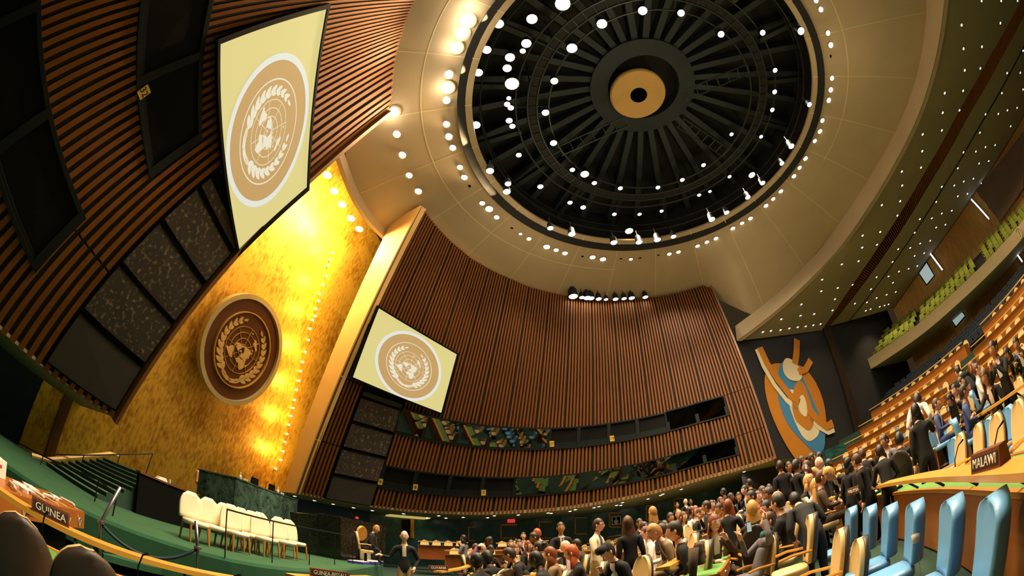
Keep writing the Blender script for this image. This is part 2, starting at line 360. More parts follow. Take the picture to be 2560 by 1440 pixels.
# small yellow number plates below the booth windows
def plate(px, py, W, txt, where):
    u, t = W.inv(px, py); P = W.at(u, t, .1); n = W.normal(u, t); r, up, n = frame_of(n); q = thing('booth_number_plate', 'small yellow plate numbered %s %s' % (txt, where), 'sign', P)
    q.matrix_world = axes_mat(r, up, n, P); MB().box((0, 0, 0), (.26, .34, .03)).build('plate', M['plate_y'], q)
    o = bpy.data.objects.new('numeral', text_mesh(txt, .26)); o.data.materials.append(M['black']); COL.objects.link(o); o.parent = q; o.location = (0, 0, .017)
M['plate_y'] = mat('yellow_plate', '#c9a63c', .5, 0, .05)
for p in ((949, 1203, '9', 'beside the speaker panels of the far wall'), (1037, 1217, '8', 'under the first mullion of the lower far windows'), (1208, 1231, '7', 'under the third mullion of the lower far windows'), (1379, 1110, '20', 'at the first dark window of the upper far band'), (1530, 1097, '19', 'between the dark windows of the upper far band')): plate(p[0], p[1], FAR, p[2], p[3])
plate(358, 229, NEAR, '32', 'by the upper windows of the near wall')
# ------------------------------------------------------------------ gold wall
GN = azel(97, -18); GP = V(-12.75, 13.8, 8.4)
gr, gu, gn = frame_of(GN)
def gold_at(y, z, off=0.0):
    x = GP[0] - (GN[1] * (y - GP[1]) + GN[2] * (z - GP[2])) / GN[0]; return V(x, y, z) + GN * off
yl0 = onplane(40, 1165, GP, GN)[1]; yl1 = onplane(128, 975, GP, GN)[1]
P = [gold_at(yl0 - .1, .4), gold_at(25, .4), gold_at(25, 19.5), gold_at(yl1 + 1.5, 19.5)]; P[3] = gold_at(yl0 + 1.2, 19.5)
mb = MB(); mb.hexa([p - GN * .3 for p in P] + P); struct(mb.build('wall_gold', M['gold']))
a, b = onplane(100, 1178, GP, GN), onplane(163, 980, GP, GN); mb = MB()
mb.hexa([a - GN * .02, a + V(0, .45, 0) - GN * .02, a + V(0, .45, 0) + GN * .12, a + GN * .12, b - GN * .02, b + V(0, .45, 0) - GN * .02, b + V(0, .45, 0) + GN * .12, b + GN * .12])
struct(mb.build('trim_gold_wall', M['teak']))
# ------------------------------------------------------------------ soffits and the walls under them
def offset_curve(C, d, c0):
    out = []
    for p in C: q = unit(V(p[0] - c0[0], p[1] - c0[1])); out.append(V(p[0] + q[0] * d, p[1] + q[1] * d, p[2]))
    return out
fb = [FAR.at(u, 0) + V(0, 0, -.03) for u in np.linspace(0, 1, 40)]; fb2 = offset_curve(fb, 5.0, (1.5, 13))
for p in fb2: p[2] = 3.25
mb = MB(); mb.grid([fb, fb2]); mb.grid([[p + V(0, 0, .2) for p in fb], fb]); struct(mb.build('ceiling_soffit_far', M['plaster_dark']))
wl = [p * 1.0 for p in offset_curve(fb, 4.9, (1.5, 13))]
ext = [wl[0] + V(-4.5, -2.5, 0)] + wl + [wl[-1] + V(3, -1.5, 0)]
nav = 10
mb = MB(); mb.grid([[V(p[0], p[1], -.3) for p in ext], [V(p[0], p[1], 3.3) for p in ext]]); struct(mb.build('wall_under_far', M['teal_marble']))
mb = MB(); mb.grid([[V(p[0], p[1], -.3) for p in [V(-16.5, 17.5, 0)] + offset_curve(fb, 3.4, (1.5, 13))[:9]], [V(p[0], p[1], 3.24) for p in [V(-16.5, 17.5, 0)] + offset_curve(fb, 3.4, (1.5, 13))[:9]]]); struct(mb.build('wall_navy', M['navy']))
nb = [NEAR.at(u, 0) + V(0, 0, -.03) for u in np.linspace(0, 1, 20)]
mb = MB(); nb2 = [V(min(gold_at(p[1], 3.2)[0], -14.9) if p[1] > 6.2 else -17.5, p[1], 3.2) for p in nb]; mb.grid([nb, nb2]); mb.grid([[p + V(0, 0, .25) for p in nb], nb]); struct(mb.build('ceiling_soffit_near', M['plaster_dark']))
g0 = gold_at(yl0 - .1, .4); mb = MB(); mb.quad(V(g0[0] - .2, g0[1] + .1, -.3), V(g0[0] - 1.6, -14, -.3), V(g0[0] - 1.6, -14, 3.3), V(g0[0] + .9, g0[1] + .3, 3.3)); struct(mb.build('wall_under_near', M['navy']))
# ------------------------------------------------------------------ ceiling shell, dome, rear ceilings
from mathutils.bvhtree import BVHTree
class Sheet:
    """a surface kept as a grid, so that points on it can be found along a line of sight"""
    def __init__(s, rows):
        s.rows = rows; n = len(rows[0]); vs = [tuple(map(float, p)) for r in rows for p in r]; fs = []
        for i in range(len(rows) - 1):
            for k in range(n - 1): a = i * n + k; fs += [(a, a + 1, a + n + 1), (a, a + n + 1, a + n)]
        s.b = BVHTree.FromPolygons(vs, fs)
    def hit(s, px, py):
        loc, nr, i, d = s.b.ray_cast(Vector(CAM), Vector(ray(px, py)))
        if loc is None: return None, None
        nr = V(nr); P = V(loc); return P, (nr if np.dot(nr, CAM - P) > 0 else -nr)
def resamp(pts, n):
    C = np.array(pts, float); L = np.r_[0, np.cumsum(np.linalg.norm(np.diff(C, axis=0), axis=1))]; g = np.linspace(0, L[-1], n)
    D = np.stack([np.interp(g, L, C[:, i]) for i in range(3)], 1)
    for _ in range(6): D[1:-1] = (D[:-2] + 2 * D[1:-1] + D[2:]) / 4
    return [D[i] for i in range(n)]
A = [cone(*p) for p in ((2318, 0), (2310, 100), (2290, 200), (2245, 320), (2200, 400), (2060, 610))] + [atD(1950, 730, 27.2), atD(1838, 815, 26.0)]
A = [A[0] * 2 - A[2] + V(-1.2, 0, 0)] + A
A = [A[0] + V(-3.6, -5, -.9)] + A
A = resamp(A, 60)
gf = [cone(*p) for p in ((862, 385), (890, 470), (930, 540), (980, 590))]
pol = []
def addpol(P, extra=0.0):
    d = V(P[0] - CC[0], P[1] - CC[1]); pol.append((math.degrees(math.atan2(d[1], d[0])) % 360, float(np.hypot(*d)) + extra, float(P[2])))
for P in A[::3]: addpol(P)
for P in gf: addpol(P)
for u in np.linspace(.12, .97, 14): addpol(FAR.at(u, 1), .7)
for u in np.linspace(.06, 1, 12): addpol(NEAR.at(u, 1), .7)
pol.sort()
pa = np.array([p[0] for p in pol]); pr = np.array([p[1] for p in pol]); pz = np.array([p[2] for p in pol])
def outer(a): a = a % 360; return float(np.interp(a, np.r_[pa - 360, pa, pa + 360], np.r_[pr, pr, pr]))
def outer_z(a): a = a % 360; return float(np.interp(a, np.r_[pa - 360, pa, pa + 360], np.r_[pz, pz, pz]))
NA = 192; rows = []
for f in (0, .06, .12, .25, .4, .55, .7, .85, 1):
    r = []
    for k in range(NA + 1):
        a = math.radians(360 * k / NA); R = outer(360 * k / NA); rho = HOLE_R + (R - HOLE_R) * f; zc = cone_z(rho); ze = outer_z(360 * k / NA)
        an = (360 * k / NA + 180) % 360 - 180; sst = lambda q: max(0, min(1, q)) ** 2 * (3 - 2 * max(0, min(1, q)))
        zc += min(0, ze - cone_z(R)) * f ** 2 * sst((an + 100) / 25) * sst((112 - an) / 25)
        r.append(V(CC[0] + rho * math.cos(a), CC[1] + rho * math.sin(a), zc))
    rows.append(r)
CEIL = Sheet(rows)
mb = MB(); mb.grid(rows); ceil = struct(mb.build('ceiling', M['plaster'], smooth=True))
# rim lip of the opening, the raised joints and the lighting slot over the gold wall
mb = MB(); lip = lambda rho, z: [V(CC[0] + rho * math.cos(2 * PI * k / 96), CC[1] + rho * math.sin(2 * PI * k / 96), z) for k in range(97)]
mb.grid([lip(HOLE_R, HOLE_Z + .0), lip(HOLE_R, HOLE_Z + .12), lip(HOLE_R + .25, HOLE_Z + .12)]); struct(mb.build('rim', M['plaster'], ceil, True))
mb = MB()
for rho in (HOLE_R + .42, 11.0):
    mb.grid([[V(CC[0] + q * math.cos(2 * PI * k / 96), CC[1] + q * math.sin(2 * PI * k / 96), cone_z(q) - .012) for k in range(97)] for q in (rho, rho + .05)])
for k in range(24):
    a = 2 * PI * (k + .35) / 24; d = V(math.cos(a), math.sin(a)); e = V(-d[1], d[0]) * .018; R = outer(math.degrees(a)) - .1; P = []
    for q in np.linspace(HOLE_R + .02, R, 6):
        z = cone_z(q) - .012
        loc = CEIL.b.ray_cast(Vector((CC[0] + d[0] * q, CC[1] + d[1] * q, 0)), Vector((0, 0, 1)))[0]
        if loc is not None: z = loc.z - .012
        P.append((V(CC[0] + d[0] * q - e[0], CC[1] + d[1] * q - e[1], z), V(CC[0] + d[0] * q + e[0], CC[1] + d[1] * q + e[1], z)))
    mb.grid([[p[0] for p in P], [p[1] for p in P]])
struct(mb.build('joint', M['joint'], ceil))
mb = MB(); g = resamp([cone(851, 352), cone(856, 372)] + gf + [gf[-1] * 2 - gf[-2]], 24); mb.grid([g, [p + V(-.1, 0, -.42) for p in g], [p + V(-.32, -.05, -.42) for p in g], [p + V(-.3, 0, 1.2) for p in g]]); struct(mb.build('trim_gold_slot', M['plaster']))
# fascia and the lower ceilings above the rear seats
def azs(P): return math.degrees(math.atan2(P[0], P[1]))
A_az = np.array([azs(p) for p in A]); A_D = np.array([np.hypot(p[0], p[1]) for p in A]); o = np.argsort(A_az)
def A_dist(az): return float(np.interp(az, A_az[o], A_D[o]))
def azpix(px, py): d = ray(px, py); return math.degrees(math.atan2(d[0], d[1]))
Bp = [(2360, 0), (2345, 120), (2300, 280), (2225, 430), (2100, 620), (1950, 770), (1842, 852)]
B = [atD(x, y, A_dist(azpix(x, y)) - .05) for x, y in Bp]; B = [B[0] + (A[0] - A[8]) * 1.0] + B; B[0][2] = B[1][2] - 1.5; B = resamp(B, 60)
Cp = [(2553, 0, 28), (2480, 130, 27.2), (2400, 270, 27.6), (2300, 450, 28.6), (2200, 610, 30.0), (2120, 727, 31.4), (2054, 826, 32.0)]
C = [atD(*p) for p in Cp]; C = resamp([C[0] * 2 - C[1] + V(0, -2, -.5)] + C, 60)
Dp = [(2553, 52, 28.8), (2500, 150, 28.2), (2422, 285, 28.6), (2322, 462, 29.6), (2222, 622, 31.0), (2140, 735, 32.4), (2074, 815, 33.0)]
Dc = [atD(*p) for p in Dp]; Dc = resamp([Dc[0] * 2 - Dc[1] + V(0, -2, -.5)] + Dc, 60)
Ep = [(2552, 300, 37), (2454, 455, 38), (2413, 516, 38.2), (2332, 630, 38.6), (2302, 674, 39), (2266, 724, 39.2), (2234, 770, 39.5)]
E_ = [atD(*p) for p in Ep]; E_ = resamp([E_[0] * 2 - E_[1] + V(0, -3, 0)] + E_, 60)
mix = lambda P, Q, f: [p + (q - p) * f for p, q in zip(P, Q)]
struct(MB().grid([A, B]).build('trim_arch', M['plaster'], smooth=True))
mb = MB(); mb.grid([[p + V(.03, 0, -.02) for p in B], [p + V(.35, 0, -.06) for p in B]]); mb.grid([[p + V(.35, 0, -.06) for p in B], [p + V(.37, 0, .05) for p in B]]); struct(mb.build('trim_arch_edge', M['plaster']))
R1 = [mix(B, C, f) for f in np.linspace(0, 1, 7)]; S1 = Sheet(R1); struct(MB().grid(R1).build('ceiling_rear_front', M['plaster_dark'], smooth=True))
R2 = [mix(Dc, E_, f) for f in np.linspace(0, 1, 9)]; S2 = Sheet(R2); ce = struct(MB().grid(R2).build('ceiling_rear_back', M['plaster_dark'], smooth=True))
up = V(0, 0, .55)
slot = struct(MB().grid([C, [p + up for p in C], [p + up for p in Dc], Dc]).build('trim_slot', M['slat_back']))
mb = MB(); Cf, Df = resamp(C, 190), resamp(Dc, 190)
for p, q in zip(Cf, Df):
    d = unit(q - p); s = unit(np.cross(d, V(0, 0, 1))) * .035; z = V(0, 0, .3); mb.hexa([p - s, p + s, q + s, q - s, p - s + z, p + s + z, q + s + z, q - s + z])
struct(mb.build('slat', M['slat'], slot))
mb = MB(); mb.grid([[p + V(0, 0, -.02) for p in mix(Dc, E_, .255)], [p + V(0, 0, -.02) for p in mix(Dc, E_, .275)]]); struct(mb.build('joint', M['black'], ce))
# ------------------------------------------------------------------ inside of the dome
M['dome'] = mat('dome_dark', '#05080b', .8, 0, .2, 1.5); M['rib'] = mat('dome_rib', '#1c272d', .6, .2, .2, 2); M['catwalk'] = mat('catwalk_steel', '#2b3233', .5, .5, .15, 3)
def circ(rho, z, n=96): return [V(CC[0] + rho * math.cos(2 * PI * k / n), CC[1] + rho * math.sin(2 * PI * k / n), z) for k in range(n + 1)]
mb = MB(); mb.grid([circ(HOLE_R + .02, HOLE_Z + .1), circ(9.5, 17.6), circ(9.6, 20.9), circ(3.0, 21.9), circ(.01, 22.4)]); dome = struct(mb.build('ceiling_dome', M['dome']))
mb = MB()
for k in range(32):
    a = 2 * PI * (k + .5) / 32; d = V(math.cos(a), math.sin(a), 0); t = V(-d[1], d[0], 0); c = V(CC[0], CC[1], 0)
    p, q = c + d * 2.8 + V(0, 0, 21.15), c + d * 9.5 + V(0, 0, 20.2); w = t * .17; h = V(0, 0, .5); mb.hexa([p - w, p + w, q + w, q - w, p - w + h, p + w + h, q + w + h, q - w + h])
struct(mb.build('rib', M['rib'], dome))
mb = MB(); mb.grid([circ(2.0, 21.5), circ(2.0, 21.0), circ(2.95, 21.0), circ(2.95, 21.5)]); struct(mb.build('hub_ring', M['rib'], dome))
mb = MB()
for k in range(16):
    a = 2 * PI * (k + .25) / 16; d = V(math.cos(a), math.sin(a), 0); t = V(-d[1], d[0], 0) * .13; c = V(CC[0], CC[1], 19.6); p, q = c + d * 6.9, c + d * 9.5; h = V(0, 0, .25); mb.hexa([p - t, p + t, q + t, q - t, p - t + h, p + t + h, q + t + h, q - t + h])
struct(mb.build('outer_beam', M['catwalk'], dome))
t = thing('ceiling_reflector_disc', 'round ochre disc with a dark hole hanging at the centre of the dome', 'ceiling disc', atz(1597, 238, 20.6))
mb = MB(); mb.lathe([(.46, 0), (1.48, 0), (1.54, .08), (1.54, .24), (.46, .24), (.46, 0)], n=48); mb.build('disc', mat('ochre_disc', '#c29a58', .7, 0, .08, 2), t, False)
mb = MB(); mb.lathe([(.465, .0), (.465, .8), (.0, .82)], n=32); mb.build('opening', mat('void_black', '#010101', 1, 0, 0, spec=0), t)
for k in range(4):
    a = PI / 4 + k * PI / 2; MB().tube([(1.2 * math.cos(a), 1.2 * math.sin(a), .2), (1.4 * math.cos(a), 1.4 * math.sin(a), 1.8)], .04).build('hanger', M['metal_dark'], t)
t = thing('lighting_catwalk', 'dark ring shaped lighting catwalk hung inside the dome', 'catwalk', (CC[0], CC[1], 18.8))
loc = lambda rho, z, n=96: [V(rho * math.cos(2 * PI * k / n), rho * math.sin(2 * PI * k / n), z) for k in range(n + 1)]
mb = MB()
for rho in (5.35, 5.9, 6.35, 6.9): mb.tube(loc(rho, 0), .05, 6, cap=False)
m2 = MB(); m2.grid([loc(5.9, .03), loc(6.35, .03)]); m2.build('walkway', M['dome'], t)
for k in range(72):
    a = 2 * PI * k / 72; d = V(math.cos(a), math.sin(a), 0); r0, r1 = ((5.35, 6.9) if k % 6 == 0 else (5.9, 6.35)); mb.tube([d * r0, d * r1], .03, 5)
mb.build('ring_truss', M['catwalk'], t)
for k in range(16):
    a = 2 * PI * (k + .5) / 16; d = V(math.cos(a), math.sin(a), 0); MB().tube([d * 6.35, d * 6.35 + V(0, 0, 2.6)], .035, 5).build('hanger', M['catwalk'], t)
for a in (math.radians(28), math.radians(-33), math.radians(150)):
    d = V(math.cos(a), math.sin(a), 0); e = V(-d[1], d[0], 0) * .3; mb = MB()
    for sgn in (-1, 1): mb.tube([d * 1.6 + e * sgn, d * 5.5 + e * sgn], .045, 5)
    for q in np.linspace(1.7, 5.4, 7): mb.tube([d * q - e, d * q + e], .03, 5)
    mb.build('gangway', M['catwalk'], t)
t = thing('rim_lighting_rail', 'thin black lighting rail along the edge of the dome opening', 'rail', (CC[0], CC[1], HOLE_Z + .4))
MB().tube(loc(HOLE_R - .35, 0), .045, 6, cap=False).build('rail', M['metal_dark'], t); MB().tube(loc(HOLE_R - .35, .5), .03, 6, cap=False).build('upper_rail', M['metal_dark'], t)
# ------------------------------------------------------------------ lamps
def lampset(proto, pts, place, label, group, cat='lamp'):
    first = proto
    for i, p in enumerate(pts):
        P = place(p); sc = p[2] if len(p) > 2 else 1.0
        if P is None: continue
        if first is not None: o = first; first = None; o.location = Vector(P)
        else: o = dup(proto, P)
        o.scale = (sc, sc, sc)
        tag(o, label, cat, group)
def lamp_proto(name, r, can, lens_m):
    t = thing(name, 'lamp', 'lamp'); mb = MB()
    if can: mb.lathe([(r * .55, .42), (r * .95, .30), (r * 1.12, .0), (r * 1.0, .0), (r * .95, .03)], n=14); mb.tube([(0, 0, .4), (0, 0, .75)], .025, 5)
    else: mb.lathe([(r * 1.35, .015), (r * 1.35, -.02), (r * 1.02, -.03), (r * 1.02, .02)], n=18)
    mb.build('housing' if can else 'collar', M['metal_dark'] if can else M['plaster'], t)
    l = MB(); l.lathe([(0, -.045 if not can else -.02), (r * .7, -.03 if not can else -.005), (r * .98, .0 if not can else .02)], n=18); l.build('lens', lens_m, t, True)
    return t
INNER = [(1505,60,1.3),(1607,27,1.2),(1703,33),(1430,121,1.35),(1386,203),(1364,282),(1384,358),(1431,425,.8),(1486,458,.8),(1551,471,.8),(1645,469,.8),(1706,450,.8),(1759,413,.8),(1829,336,.7),(1803,86)]
OUTER = [(1330,48,1.3),(1247,60,1.2),(1217,125,1.1),(1196,182,1.1),(1316,109,1.2),(1307,128,.7),(1275,144,1.2),(1268,171,1.1),(1272,246,.6),(1268,261,.8),(1277,270,.8),(1273,302,.9),(1281,316,.8),(1190,313,1.2),(1297,388,.8),(1351,467,.9),(1425,507,.8),(1458,519,.9),(1536,536,.75),(1599,536,.7),(1654,528,.7),(1748,488,.7),(1775,479,.6),(1824,442,.7),(1903,342,.7),(1931,275,.8),(1937,230,.85),(1938,176,.8),(1907,82,.9)]
WARM = [(1407,10,1.8),(1280,210,1.8),(1462,436,1.3),(1880,438,1.3),(1573,578,1.5)]
EDGE = [(1225,428,1.1),(1270,460,.9),(1267,480,1.1),(1376,571),(1430,586,1.2),(1535,607,1.2),(1598,606,1.2),(1644,600,1.2),(1684,592),(1780,549,1.2),(1817,532),(1870,494),(1907,458),(1955,409,.9),(1979,366,1.1),(2024,262,.9),(2003,78,1.2)]
TRIO = [(1167,50,1.9),(1153,82,1.9),(1139,118,1.7),(1121,185,1.3),(1117,218,1.8),(1115,250,1.2),(1115,310,1.1),(1121,341,1.2),(1131,369,1.1),(1149,418),(1160,443,1.1),(1205,508),(1222,522,1.4),(1241,543),(1301,585,.6),(1322,597,.9),(1366,617,1.3),(1390,625),(1412,633,1.1),(1481,643,1.2),(1507,648,1.3),(1577,648,.8),(1673,635),(1696,630),(1744,615),(1767,605),(1790,596,1.1),(1832,571,1.1),(1855,558),(1876,546,1.1),(1915,514,1.1),(1933,497),(1952,478,1.1),(1985,440,1.1),(1999,419),(2014,396,1.1),(2037,352),(2050,328,1.1),(2056,301),(2072,250,1.1),(2077,224,1.1),(2080,195),(2077,112,1.1),(2070,82),(2052,23),(2040,0)]
OUTL = [(984,278,1.5),(991,335,1.2),(1005,387,1.2),(1022,438,1.1),(1045,478,1.2)]
HOLES = [(1173,465),(1279,570),(1456,641),(1552,647),(1600,645),(1646,638),(2077,140)]
on_ceil = lambda p: (CEIL.hit(p[0], p[1])[0] if CEIL.hit(p[0], p[1])[0] is not None else None)
lampset(lamp_proto('ceiling_spotlight', .17, True, M['white_lamp']), INNER, lambda p: atz(p[0], p[1], 18.45), 'lit spotlight hanging from the inner ring of the dome catwalk', 'inner catwalk spotlights')
lampset(lamp_proto('ceiling_spotlight', .17, True, M['white_lamp']), OUTER, lambda p: atz(p[0], p[1], 18.2), 'lit spotlight hanging outside the dome catwalk', 'outer catwalk spotlights')
lampset(lamp_proto('ceiling_spotlight', .17, True, M['warm_lamp']), WARM, lambda p: atz(p[0], p[1], 18.2), 'large warm yellow spotlight glaring in the dome', 'warm dome spotlights')
lampset(lamp_proto('ceiling_spotlight', .16, True, M['white_lamp']), EDGE, lambda p: atz(p[0], p[1], 16.45), 'lit spotlight on the rail at the rim of the dome opening', 'rim spotlights')
lampset(lamp_proto('ceiling_lamp', .15, False, M['white_lamp']), TRIO, on_ceil, 'round lamp recessed in the tan ceiling ring around the dome', 'ceiling ring lamps')
lampset(lamp_proto('ceiling_lamp', .16, False, M['warm_lamp']), OUTL, on_ceil, 'round warm lamp in the ceiling above the gold wall', 'ceiling lamps by the gold wall')
t = thing('ceiling_hole', 'hole', 'opening'); MB().lathe([(.11, .0), (.11, -.02), (.09, -.02), (.09, .01)], n=14).build('collar', M['plaster'], t); MB().lathe([(0, -.012), (.09, -.012)], n=14).build('opening', M['black'], t)
lampset(t, HOLES, on_ceil, 'small dark unlit lamp hole in the tan ceiling ring', 'unlit lamp holes', 'opening')
FARTOP = [(1425,724,1.7),(1447,729),(1461,741,1.4),(1470,742,1.3),(1489,743,1.1),(1508,745,.8),(1534,743,1.1),(1555,743),(1574,741,1.2),(1608,733,1.1)]
pr_ = lamp_proto('ceiling_spotlight', .17, True, M['white_lamp'])
lampset(pr_, FARTOP, lambda p: (lambda u: FAR.at(u, 1.0, .45) + V(0, 0, (-.25)))(FAR.inv(p[0], min(745, p[1] + 12))[0]), 'bright spotlight on the rail above the middle of the far slatted wall', 'far wall spotlights')
g = [(868,437),(856,412),(884,478),(903,512),(925,548),(945,575)]
lampset(lamp_proto('ceiling_spotlight', .16, False, M['warm_lamp']), g, lambda p: (lambda q: q + V(-1.1, 0, .2))(cone(p[0], p[1])), 'bright warm floodlight in the slot above the gold wall', 'gold wall floodlights')
DL1 = [(2453,1),(2502,1),(2543,1),(2403,62),(2500,57),(2408,121),(2454,116),(2496,112),(2411,175),(2450,170),(2361,232),(2407,226),(2447,220),(2356,281),(2398,275),(2306,335),(2354,325),(2393,319),(2305,377),(2254,428),(2302,418),(2341,410),(2255,463),(2204,512),(2250,502),(2289,494),(2243,538),(2156,588),(2200,579),(2236,571),(2155,618),(2192,611),(2104,660),(2146,652),(2184,643),(2055,698),(2053,727),(2094,719),(2131,711),(2087,747),(2003,760),(2001,788),(2035,784),(2081,775),(1953,797),(1907,829),(1927,826),(1951,824),(1973,820),(1994,817),(2014,815),(2033,812),(2051,809)]
DL2 = [(2557,126),(2517,182),(2550,181),(2504,232),(2463,285),(2495,284),(2518,275),(2542,269),(2557,223),(2526,315),(2449,331),(2408,380),(2439,378),(2463,367),(2487,362),(2394,420),(2354,466),(2385,463),(2409,453),(2433,446),(2340,504),(2394,490),(2418,484),(2299,547),(2329,545),(2354,533),(2379,526),(2286,581),(2340,568),(2363,561),(2245,622),(2275,619),(2300,608),(2325,601),(2231,654),(2286,639),(2310,632),(2191,692),(2221,690),(2247,678),(2271,671),(2293,664),(2177,722),(2232,706),(2137,758),(2167,755),(2191,744),(2216,736),(2239,729),(2164,776),(2176,772),(2199,766),(2211,763),(2221,760),(2447,408),(2471,402)]
def on_sheet(S):
    def f(p):
        P, n = S.hit(p[0], p[1]); return None if P is None else P + V(0, 0, -.01)
    return f
lampset(lamp_proto('ceiling_downlight', .085, False, M['small_lamp']), DL1, on_sheet(S1), 'small bright downlight in the sloping ceiling between the arch and the dark slot', 'downlights before the slot')
lampset(lamp_proto('ceiling_downlight', .085, False, M['small_lamp']), DL2, on_sheet(S2), 'small bright downlight in the rear ceiling beyond the dark slot', 'downlights beyond the slot')
SOF = Sheet([fb, fb2]); SOFN = Sheet([nb, nb2])
DL3 = [(737,1239),(786,1250),(833,1259),(884,1268),(931,1275),(1009,1283),(1068,1293),(1097,1288),(1115,1294),(1158,1292),(1219,1293),(1236,1288),(1296,1286),(1370,1281),(1378,1282),(1425,1277),(1438,1273),(1485,1268),(1497,1265),(1541,1262),(1552,1262),(1556,1255),(1620,1246),(1651,1237),(1657,1234),(1703,1222),(1860,1178)]
def soff(p):
    for dy in range(0, 12, 2):
        P, n = SOF.hit(p[0], p[1] + dy)
        if P is not None: return P + V(0, 0, -.01)
lampset(lamp_proto('ceiling_downlight', .10, False, M['white_lamp']), DL3, soff, 'small downlight under the soffit of the far slatted wall', 'far soffit downlights')
def soffn(p): P, n = SOFN.hit(p[0], p[1]); return None if P is None else P + V(0, 0, -.01)
lampset(lamp_proto('ceiling_downlight', .10, False, M['small_lamp']), [(53, 916)], soffn, 'single small downlight under the soffit of the near wall beside the gold wall', None)
# vertical row of glowing beads put in for lamp reflections on the gold wall
t = thing('gold_wall_glint', 'lamp', 'lamp'); MB().lathe([(0, -.06), (.05, -.045), (.065, 0), (.05, .045), (0, .06)], n=10).build('glow_bead', mat('reflection_glow', '#ffe9b0', .5, 0, 0, emit=5, ecol='#ffe08a'), t, True); MB().box((-.12, 0, 0), (.12, .1, .1)).build('holder', M['gold_edge'], t)
gl = [(690,1172),(703,1150),(708,1128),(713,1105),(718,1085),(722,1062),(728,1040),(733,1020),(737,1000),(742,975),(748,952),(752,928),(757,905),(764,880),(772,850),(776,822),(782,800),(788,790),(791,772),(798,752),(800,735),(808,712),(816,690),(820,664),(826,650),(833,632)]
lampset(t, gl, lambda p: onplane(p[0], p[1], GP + GN * .12, GN), 'small glowing lamp in the upright row beside the emblem on the gold wall', 'gold wall lamp row')
# ------------------------------------------------------------------ rear of the hall: mural wall, pilaster, balcony
Pm0, Pm1 = V(13.6, 22.05, 0), V(22.7, 22.75, 0)
md = unit(Pm1 - Pm0); mn = V(md[1], -md[0], 0)
def zat(px, py, P): D = math.hypot(P[0], P[1]); return atD(px, py, D)[2]
mb = MB(); za, zb = zat(1838, 862, Pm0) + .3, zat(2056, 822, Pm1) + .5
mb.quad(Pm0 - md * 1.5, Pm1, Pm1 + V(0, 0, zb), Pm0 - md * 1.5 + V(0, 0, za)); struct(mb.build('wall_mural', M['charcoal']))
Pr0, Pr1 = Pm1 + md * .8, Pm1 + md * .8 + unit(V(1, .10, 0)) * 10.5
mb = MB(); mb.quad(Pr0, Pr1, Pr1 + V(0, 0, 16.5), Pr0 + V(0, 0, 16.5)); struct(mb.build('wall_rear_side', M['charcoal']))
pil = struct(MB().box(Pm1 + md * .4 + V(0, .1, 6.5), (.85, .5, 13.6), [md, -mn, (0, 0, 1)]).build('wall_pilaster', M['slat_back']))
mb = MB()
for k in range(5): mb.box(Pm1 + md * (.08 + .17 * k) + mn * .2 + V(0, 0, 6.5), (.10, .14, 13.2), [md, -mn, (0, 0, 1)])
struct(mb.build('slat', mat('dark_pilaster_slat', '#33200f', .6, 0, .2, 3), pil))
# rear wall with upright slats
Ew = [p * 1.0 for p in E_]
rw = struct(MB().grid([[V(p[0] * 1.012, p[1] * 1.012, 0) for p in Ew], [V(p[0] * 1.012, p[1] * 1.012, p[2] + .8) for p in Ew]]).build('wall_rear', M['slat_back']))
M['slat_gold'] = mat('pale_slat_wood', '#c9973f', .45, 0, .25, 3, stretch=(1, 1, .3))
mb = MB(); Es = resamp(Ew, 230)
for i, p in enumerate(Es[60:], 60):
    if p[1] < -4: continue
    t_ = unit(Es[min(i + 1, 229)] - Es[i - 1]); t_[2] = 0; t_ = unit(t_); mb.box((p[0] * 1.006, p[1] * 1.006, p[2] / 2 + .3), (.085, .14, p[2] - .6), [t_, np.cross((0, 0, 1), t_), (0, 0, 1)])
struct(mb.build('slat', M['slat_gold'], rw))
# balcony slab and its pale front
fr = [(2152, 912, 934, 35.2), (2200, 880, 906, 34.4), (2307, 792, 843, 33.2), (2382, 720, 780, 32.9), (2477, 630, 690, 32.6), (2560, 538, 600, 32.3)]
zT, zBt = 9.15, 8.25
bt = [atz(x, y0, zT) for x, y0, y1, D in fr]; bb = [atz(x, y1, zBt) for x, y0, y1, D in fr]
bt = [V(*(.5 * (p + q))[:2], zT) for p, q in zip(bt, bb)]
bt = resamp(bt + [bt[-1] * 2 - bt[-2], bt[-1] * 3.2 - bt[-2] * 2.2], 40)
M['cream'] = mat('cream_balcony', '#dcc79b', .7, 0, .05, 1)
inn = lambda P, d: [V(p[0] + d * unit(p[:2] - V(-10, 13))[0], p[1] + d * unit(p[:2] - V(-10, 13))[1], p[2]) for p in P]
bl = [V(p[0], p[1], zBt) for p in bt]
bal = struct(MB().grid([inn(bl, 6.5), inn(bl, .35), bl, bt, inn(bt, .28), [p + V(0, 0, -.6) for p in inn(bt, .28)]]).build('floor_balcony', M['cream']))
BR = [[p + V(0, 0, -.55 + .48 * k) for p in inn(bt, .3 + .82 * k)] for k in range(7)]
mb = MB(); rows = []
for k in range(7):
    rows += [[p + V(0, 0, -.55 + .48 * k) for p in inn(bt, .3 + .82 * k)], [p + V(0, 0, -.55 + .48 * k) for p in inn(bt, .3 + .82 * (k + 1))]]
mb.grid(rows); struct(mb.build('floor_balcony_steps', M['charcoal']))
